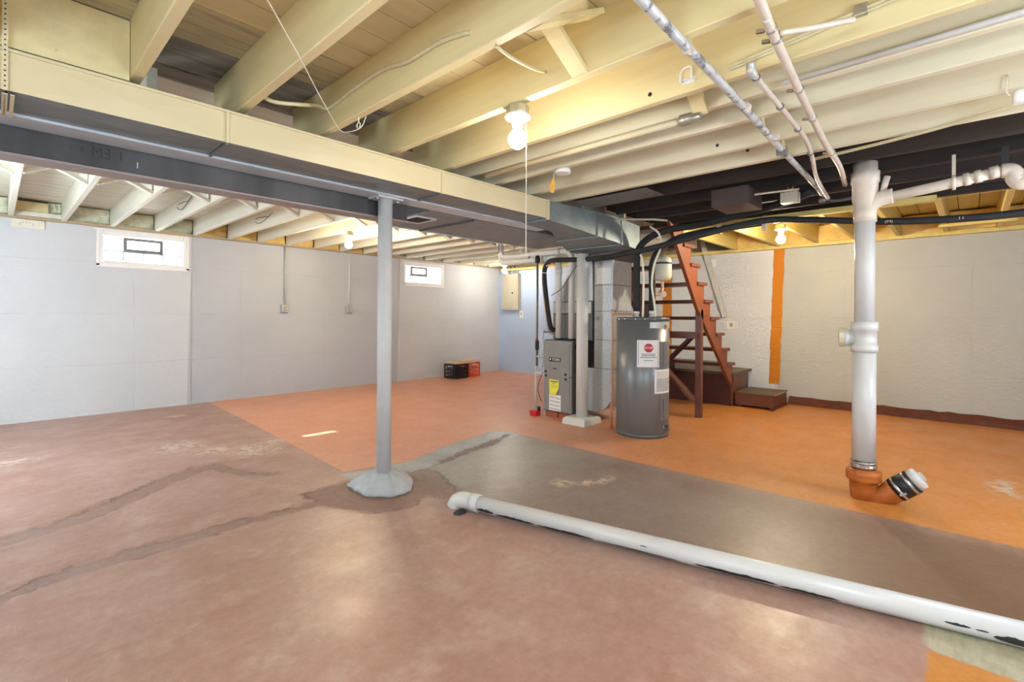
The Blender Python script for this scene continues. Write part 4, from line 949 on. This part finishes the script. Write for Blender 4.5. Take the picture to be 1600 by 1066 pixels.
# clay hub with clamp, wye and capped rubber coupling
cw = thing('clay_wye', 'orange painted clay pipe wye in the floor under the white stack', 'pipe', (DXc, DYc, 0))
build('hub', MB().lathe([(.072, 0), (.078, .06), (.082, .12), (.098, .125), (.102, .135), (.098, .15), (.102, .16), (.102, .175), (.096, .19), (.07, .20)], (DXc, DYc, 0), n=32), M['clay'], cw)
ay = Vector((.10, -.74, .64)).normalized(); a0 = Vector((DXc, DYc-.045, -.02))
build('arm', MB().lathe([(.06, .0), (.064, .10), (.072, .15), (.072, .164)], a0, ay, 28), M['clay'], cw)
build('stack_clamp', MB().lathe([(.0715, .20), (.0715, .212), (.076, .212), (.076, .224), (.0715, .224), (.0715, .24), (.076, .24), (.076, .252), (.0715, .252), (.0705, .258)], (DXc, DYc, 0), n=32), M['chrome'], cw)
cs = MB(); tcm = (Vector((0, 0, 0))-Vector((DXc, DYc, 0))).normalized()
cs.bar(Vector((DXc, DYc, .226))+tcm*.078+Vector((.03, -.03, 0))*.9, Vector((DXc, DYc, .232))+tcm*.078-Vector((.03, -.03, 0))*.4, .012, .018, tcm)
build('clamp_screw', cs, M['chrome'], cw)
cc = thing('capped_coupling', 'black rubber coupling with white cap on the clay wye arm', 'pipe fitting', tuple(a0+ay*.19))
build('sleeve', MB().lathe([(.066, .165), (.076, .166), (.076, .285), (.066, .286)], a0, ay, 28), M['rubber'], cc)
for s_ in (.19, .262): build('band', MB().lathe([(.0765, s_-.008), (.079, s_-.008), (.079, s_+.008), (.0765, s_+.008)], a0, ay, 28), M['chrome'], cc)
side = ay.cross(Vector((0, 0, 1))).normalized()
if side.dot(tcm) < 0: side = -side
build('band_screw', MB().bar(a0+ay*.19+side*.083-Vector((0, 0, .02)), a0+ay*.235+side*.083-Vector((0, 0, .03)), .014, .016, side), M['chrome'], cc)
build('cap', MB().lathe([(.066, .286), (.069, .288), (.069, .325), (.062, .332), (.02, .333), (.001, .333)], a0, ay, 28), M['pvc'], cc, label='white plastic cap')
build('cap_nut', MB().lathe([(.03, .332), (.03, .352), (.001, .353)], a0, ay, 4, smooth=False), M['pvc'], cc)

# ------------------------------------------------------------------ white pipe on the floor
fa = Vector((2.052, 2.30, .052)); fb = Vector((2.75, -.75, .052)); dv_ = (fb-fa).normalized()
fp = thing('floor_pipe', 'long white pipe lying across the floor with peeling paint', 'pipe', (2.3, 1.2, 0))
build('pipe', MB().tube([fa, fb], .046, 24, smooth_path=False), M['pvc'], fp)
build('elbow', MB().tube([fa+dv_*.05, fa, fa-dv_*.045+Vector((0, 0, -.003)), fa-dv_*.085+Vector((0, 0, -.025)), fa-dv_*.095+Vector((0, 0, -.052))], .051, 22), M['pvc'], fp)
build('collar', MB().lathe([(.047, -.03), (.054, -.03), (.054, .03), (.047, .03)], fa+dv_*.06, dv_, 24), M['pvc'], fp)
# bare dark patches where paint has flaked off the lower near side
mb = MB(); rr_ = random.Random(5); nrm = Vector((-dv_.y, dv_.x, 0))
if nrm.dot(Vector((-1, 0, 0))) < 0: nrm = -nrm
def flake(s0, s1, t0, t1):
    n = 14; rows = 6; vs = []
    for i in range(n+1):
        u = i/n; s_ = s0+(s1-s0)*u; en = math.sin(PI*u)**.5
        tm = (t0+t1)/2; a_ = tm+(t1-tm)*en*rr_.uniform(.6, 1.1); b_ = tm-(tm-t0)*en
        for q_ in range(rows+1):
            an = math.radians(b_+(a_-b_)*q_/rows); vs.append(fa+dv_*s_+(nrm*math.cos(an)+Vector((0, 0, 1))*math.sin(an))*.0468)
    mb = MB(); mb.add(vs, [(i*(rows+1)+q_, i*(rows+1)+q_+1, (i+1)*(rows+1)+q_+1, (i+1)*(rows+1)+q_) for i in range(n) for q_ in range(rows)]); build('flaked_patch', mb, M['ink_dark'], fp)
for s0, s1, t0, t1 in ((.10, .22, -52, -20), (.22, .5, -60, -30), (.5, .86, -62, -34), (.86, 1.3, -58, -44), (1.36, 1.72, -58, -28), (1.72, 1.95, -60, -36), (2.28, 2.36, -22, -8), (2.37, 2.41, -20, -12), (2.42, 2.56, -50, -12), (2.5, 2.7, -55, -34), (1.1, 1.14, -10, -4)):
    flake(s0, s1, t0+14, t1+14)
o = build('pipe_flange', MB().lathe([(.055, 0), (.06, .012), (.045, .03), (.03, .032)], fa-dv_*.10+Vector((.01, .0, -.052)), n=16), M['pvc_old'], fp)
o = build('debris', MB().loft([[(fa.x-.075+random.uniform(-.01, .01)+.05*math.cos(2*PI*k/9), fa.y-.01+.035*math.sin(2*PI*k/9), 0) for k in range(9)], [(fa.x-.075+.03*math.cos(2*PI*k/9), fa.y-.01+.02*math.sin(2*PI*k/9), .012+random.uniform(0, .008)) for k in range(9)]]), M['ink_dark'], fp)

# ------------------------------------------------------------------ water pipes and conduits under the joists
w1 = thing('water_pipe', 'spotted galvanised pipe crossing under the joists, leftmost of three', 'pipe', (2.4, .77, 2.2))
build('pipe', MB().tube([(.2, .70, 2.205), (1.37, .743, 2.2), (2.185, .765, 2.2), (3.16, .805, 2.2), (3.9, .82, 2.19), (4.42, .83, 2.17)], .017, 12), M['pipe_grey'], w1)
for x in (1.73, 2.40, 2.90): build('coupling', MB().lathe([(.021, -.012), (.021, .012)], (x, .755+.012*(x-1.73), 2.2), (1, .03, 0), 12), M['pvc_old'], w1)
for x in (1.72, 2.68, 3.10): build('hanger', MB().bar((x, .735+.03*(x-1.7), 2.185), (x+.01, .75+.03*(x-1.7), 2.262), .012, .003, (1, 0, 0)), M['cream_metal'], w1)
build('valve', MB().box(3.13, 3.19, .78, .83, 2.165, 2.22), M['galv_dark'], w1, bevel=.006)
w2 = thing('water_pipe', 'cream painted copper pipe under the joists, rightmost of three', 'pipe', (2.4, .53, 2.2))
build('pipe', MB().tube([(.6, .40, 2.215), (1.613, .479, 2.205), (1.758, .492, 2.2), (2.127, .521, 2.2), (2.611, .557, 2.2), (3.209, .596, 2.2), (3.7, .61, 2.19), (4.15, .65, 2.17)], .016, 12), M['pvc_old'], w2)
for x, y in ((1.80, .495), (1.88, .50), (2.36, .538), (2.75, .565), (3.4, .60)):
    build('clip', MB().lathe([(.020, -.006), (.020, .006)], (x, y, 2.2), (1, .08, 0), 12).bar((x, y+.02, 2.2), (x, y+.045, 2.205), .012, .012), M['chrome'], w2)
build('branch', MB().tube([(1.86, .485, 2.205), (1.92, .40, 2.215), (2.0, .29, 2.235)], .010, 10), M['pvc_old'], w2)
w3 = thing('water_pipe', 'short narrow cream pipe between the other two under the joists', 'pipe', (2.8, .65, 2.2))
build('pipe', MB().tube([(2.06, .64, 2.21), (2.09, .638, 2.2), (2.607, .648, 2.2), (3.018, .659, 2.2), (3.4, .70, 2.19), (3.8, .755, 2.16), (4.25, .77, 2.11)], .012, 10), M['pvc_old'], w3)
build('elbow', MB().tube([(2.10, .64, 2.2), (2.065, .64, 2.202), (2.05, .635, 2.23)], .018, 10), M['galv'], w3)
for x, y in ((2.13, .64), (2.5, .646), (2.86, .655), (3.3, .69)): build('clip', MB().lathe([(.017, -.005), (.017, .005)], (x, y, 2.2 if x < 3 else 2.193), (1, .03, 0), 10), M['galv_dark'], w3)
o = build('conduit', MB().tube([(2.435, 1.07, 2.235), (2.435, 2.55, 2.235)], .018, 10, smooth_path=False), M['cream_metal'], loc=(2.435, 1.8, 2.262)); tag(o, 'cream conduit beside a joist running back from a metal connector', 'pipe')
o = build('conduit', MB().tube([(2.43, .62, 2.275), (2.43, -1.55, 2.29)], .013, 10, smooth_path=False), M['pvc_white'], loc=(2.43, -.4, 2.28)); tag(o, 'white conduit along a joist near the upper right corner', 'pipe')
o = build('conduit_connector', MB().lathe([(.024, 0), (.03, .005), (.03, .06), (.018, .07), (.018, .11)], (2.435, 1.10, 2.235), (0, -1, 0), 12), M['boxsteel'], loc=(2.435, 1.1, 2.262)); tag(o, 'metal connector on the front end of the cream conduit', 'pipe fitting')
# slim conduit on the face of the joist, upper right
e = thing('joist_conduit', 'thin cream conduit clipped to a joist face at the top right', 'pipe', (2.13, .3, 2.36))
build('pipe', MB().tube([(2.138, .75, 2.285), (2.138, .30, 2.33), (2.138, -.1, 2.36)], .008, 8), M['cable'], e)
build('pipe', MB().tube([(2.138, .75, 2.272), (2.138, .30, 2.318), (2.138, -.1, 2.348)], .006, 8), M['cable'], e)
build('clip', MB().box(2.125, 2.149, .27, .31, 2.31, 2.35), M['boxsteel'], e, bevel=.003)
# cables, string, hook
o = build('pull_string', MB().tube([(.12, 1.1, 2.236), (.57, 1.61, 2.225), (.70, 1.76, 2.215), (.80, 1.87, 2.20), (1.0, 2.12, 2.19), (1.23, 2.40, 2.19), (1.255, 2.36, 2.17), (1.285, 2.28, 2.18), (1.30, 2.25, 2.235)], .0024, 6), M['cord'], loc=(.57, 1.61, 2.2)); tag(o, 'thin white string strung below the joists, upper left', 'string')
hk = MB()
hk.tube([(1.285, 2.30, 2.24), (1.285, 2.30, 2.215)]+[(1.285, 2.30+.016*math.sin(a_), 2.197+.016*math.cos(a_)) for a_ in np.linspace(.2, 6.0, 12)], .003, 6)
o = build('cup_hook', hk, M['cord'], loc=(1.285, 2.30, 2.24)); tag(o, 'small white cup hook holding the string under a joist', 'hook')
o = build('cable', MB().tube([(.88, 2.52, 2.30), (.92, 2.46, 2.25), (1.05, 2.44, 2.27), (1.18, 2.55, 2.34), (1.25, 2.56, 2.35), (1.253, 2.3, 2.37), (1.253, 2.02, 2.377), (1.253, 1.82, 2.345), (1.253, 1.60, 2.345), (1.253, 1.45, 2.322), (1.262, 1.41, 2.315)], .0095, 8), M['cable'], loc=(1.25, 2.0, 2.35)); tag(o, 'cream cable wandering along a joist face, upper left', 'cable')
o = build('cable', MB().tube([(1.30, 1.31, 2.24), (1.36, 1.32, 2.24), (1.50, 1.36, 2.27), (1.62, 1.39, 2.30), (1.703, 1.40, 2.323)], .007, 8), M['cable'], loc=(1.5, 1.36, 2.27)); tag(o, 'short cream cable bridging two joists left of the near bulb', 'cable')
o = build('cable', MB().tube([(3.2, -.35, 2.22), (3.3, -.1, 2.222), (3.42, .15, 2.225), (3.52, .45, 2.23), (3.6, .75, 2.236)], .010, 8), M['cable'], loc=(3.4, .1, 2.22)); tag(o, 'cream cable slanting under the last cream joists, right', 'cable')
e = thing('pendant_socket', 'white socket on a bent cord at the right edge', 'light socket', (3.0, -.12, 2.2))
build('cord', MB().tube([(3.07, -.115, 2.30), (3.05, -.115, 2.27), (3.05, -.115, 2.22), (3.055, -.125, 2.2)], .004, 6), M['cord'], e)
build('socket', MB().lathe([(.022, 0), (.022, .05), (.016, .06)], (3.06, -.155, 2.16), n=12), M['porcelain'], e)
for x, yy, lb in ((.965-.004, 6.4, 'dark wires looping on the face of a white joist, upper left'), (1.83, 6.6, 'thin dark wires looping on a white joist left of the second bulb')):
    o = build('loose_wire', MB().tube([(x+.43, yy, 2.40), (x+.43-.004, yy-.1, 2.36), (x+.425, yy-.25, 2.35), (x+.425, yy-.45, 2.39), (x+.425, yy-.6, 2.43)], .005, 6).tube([(x+.425, yy-.05, 2.42), (x+.42, yy-.3, 2.41), (x+.42, yy-.5, 2.39)], .004, 6), M['ink'], loc=(x+.43, yy, 2.4)); tag(o, lb, 'cable')

# ------------------------------------------------------------------ dark clutter under the black joists
o = build('wood_block', MB().box(3.95, 4.30, 1.24, 1.52, 2.10, 2.238), M['block_brown'], loc=(4.12, 1.38, 2.1), bevel=.004); tag(o, 'dark brown wooden box under the black joists above the hoses', 'box')
jb = thing('open_junction_box', 'small open metal junction box with loose wires under the dark joists', 'electrical box', (4.24, 1.02, 2.12))
mb = MB().box(4.20, 4.205, .96, 1.08, 2.11, 2.19); mb.box(4.205, 4.28, .96, .965, 2.11, 2.19); mb.box(4.205, 4.28, 1.075, 1.08, 2.11, 2.19); mb.box(4.205, 4.28, .965, 1.075, 2.11, 2.115)
build('box', mb, M['panel'], jb)
build('wires', MB().tube([(4.24, 1.03, 2.16), (4.23, 1.05, 2.2), (4.24, 1.02, 2.21), (4.25, 1.0, 2.235)], .006, 6).tube([(4.24, 1.0, 2.16), (4.22, 1.01, 2.19), (4.25, 1.04, 2.235)], .006, 6), M['orange_tag'], jb)
o = build('stub_valve', MB().lathe([(.012, 0), (.02, .01), (.02, .04), (.012, .05)], (4.40, .86, 2.14), (0, -.7, -.2), 10).lathe([(.03, 0), (.03, .01)], (4.40, .83, 2.17), (0, 0, 1), 12).tube([(4.42, .86, 2.15), (4.42, .75, 2.12), (4.30, .62, 2.10)], .012, 8), M['galv_dark'], loc=(4.4, .85, 2.14)); tag(o, 'small grey pipe valve where the water pipes meet', 'valve')
o = build('conduit', MB().tube([(4.05, 1.48, 2.18), (4.12, 1.2, 2.19), (4.2, .95, 2.2)], .008, 8), M['pvc_old'], loc=(4.1, 1.2, 2.19)); tag(o, 'thin pale conduit across the face of the dark wooden box', 'pipe')
o = build('support_strip', MB().box(5.28, 5.36, .2, 2.3, 2.19, 2.234), M['lamplit_wood'], loc=(5.3, 1.2, 2.2)); tag(o, 'yellowish wooden strip along the underside of the dark header', 'board')
for x, y, lb in ((5.02, 1.85, 'pale hose clip left, above the sloping black hose'), (5.10, 1.45, 'pale hose clip right, above the sloping black hose')):
    o = build('hose_clip', MB().box(x-.015, x+.015, y-.02, y+.02, 2.06, 2.2), M['pvc_old'], loc=(x, y, 2.1), bevel=.004); tag(o, lb, 'clip')

# ------------------------------------------------------------------ milk crates with boards
def crate(name, c, rz, mat, lb, s=.33, h=.285):
    e = thing(name, lb, 'crate', (c[0], c[1], 0)); cs_, sn_ = math.cos(rz), math.sin(rz)
    mb = MB(); hs_ = s/2
    def B(x0, x1, y0, y1, z0, z1):
        k = len(mb.v); mb.box(x0, x1, y0, y1, z0, z1)
        for i in range(k, len(mb.v)):
            x, y, z = mb.v[i]; mb.v[i] = (c[0]+x*cs_-y*sn_, c[1]+x*sn_+y*cs_, z)
    def side(f):
        for z0, z1 in ((0, .03), (h-.035, h), (.085, .10), (.155, .17)): f(-hs_, hs_, z0, z1)
        for k in range(-3, 4): f(k*.045-.006, k*.045+.006, .03, h-.035 if abs(k) > 1 else .19)
        f(-.07, .07, .185, .20); f(-hs_, -hs_+.03, 0, h); f(hs_-.03, hs_, 0, h)
    t_ = .012
    parts = []
    for nm, f in (('side_panel', lambda a_, b_, z0, z1: B(a_, b_, -hs_, -hs_+t_, z0, z1)), ('side_panel', lambda a_, b_, z0, z1: B(a_, b_, hs_-t_, hs_, z0, z1)),
                  ('side_panel', lambda a_, b_, z0, z1: B(-hs_, -hs_+t_, a_, b_, z0, z1)), ('side_panel', lambda a_, b_, z0, z1: B(hs_-t_, hs_, a_, b_, z0, z1))):
        mb = MB(); side(f); build(nm, mb, mat, e)
    mb = MB()
    for k in range(-3, 4): B(k*.045-.008, k*.045+.008, -hs_+t_, hs_-t_, .004, .012)
    for k in range(-3, 4): B(-hs_+t_, hs_-t_, k*.045-.008, k*.045+.008, .012, .018)
    build('bottom', mb, mat, e)
    return e
crate('milk_crate', (6.215, 7.33), .12, M['blackpl'], 'black plastic milk crate by the far white wall')
crate('milk_crate', (6.60, 7.40), .06, M['orangepl'], 'orange plastic milk crate next to the black one')
for (cx, cy, w_, d_, z, rz, lb) in ((6.33, 7.34, .58, .33, .286, .10, 'lower pale board lying across both milk crates'), (6.52, 7.40, .46, .30, .312, .05, 'upper pale board on the orange milk crate')):
    mb = MB().box(-w_/2, w_/2, -d_/2, d_/2, z, z+.022); c_, s_ = math.cos(rz), math.sin(rz)
    mb.v = [(cx+x*c_-y*s_, cy+x*s_+y*c_, zz) for x, y, zz in mb.v]
    tag(build('board', mb, M['ply'], loc=(cx, cy, z), bevel=.003), lb, 'board', 'boards on the milk crates')

# bored holes in the cream joists and a wire bracket on one of them
for x, y, z, r in ((2.149, 1.12, 2.285, .010), (2.459, 1.04, 2.30, .010), (3.084, 1.15, 2.29, .010), (3.429, 1.08, 2.33, .010)):
    build('bored_hole', MB().lathe([(r, 0), (r, .0012)], (x, y, z), (-1, 0, 0), 12, smooth=False), M['black'], ce)
e = thing('wire_bracket', 'small white wire bracket fixed to a joist face left of the spotted pipe', 'bracket', (2.14, .93, 2.31))
build('wire', MB().tube([(2.148, .955, 2.29), (2.12, .955, 2.285), (2.12, .95, 2.33), (2.12, .91, 2.335), (2.12, .905, 2.29), (2.148, .905, 2.285)], .005, 6), M['white'], e)
build('base', MB().box(2.143, 2.149, .90, .96, 2.275, 2.30), M['white'], e)
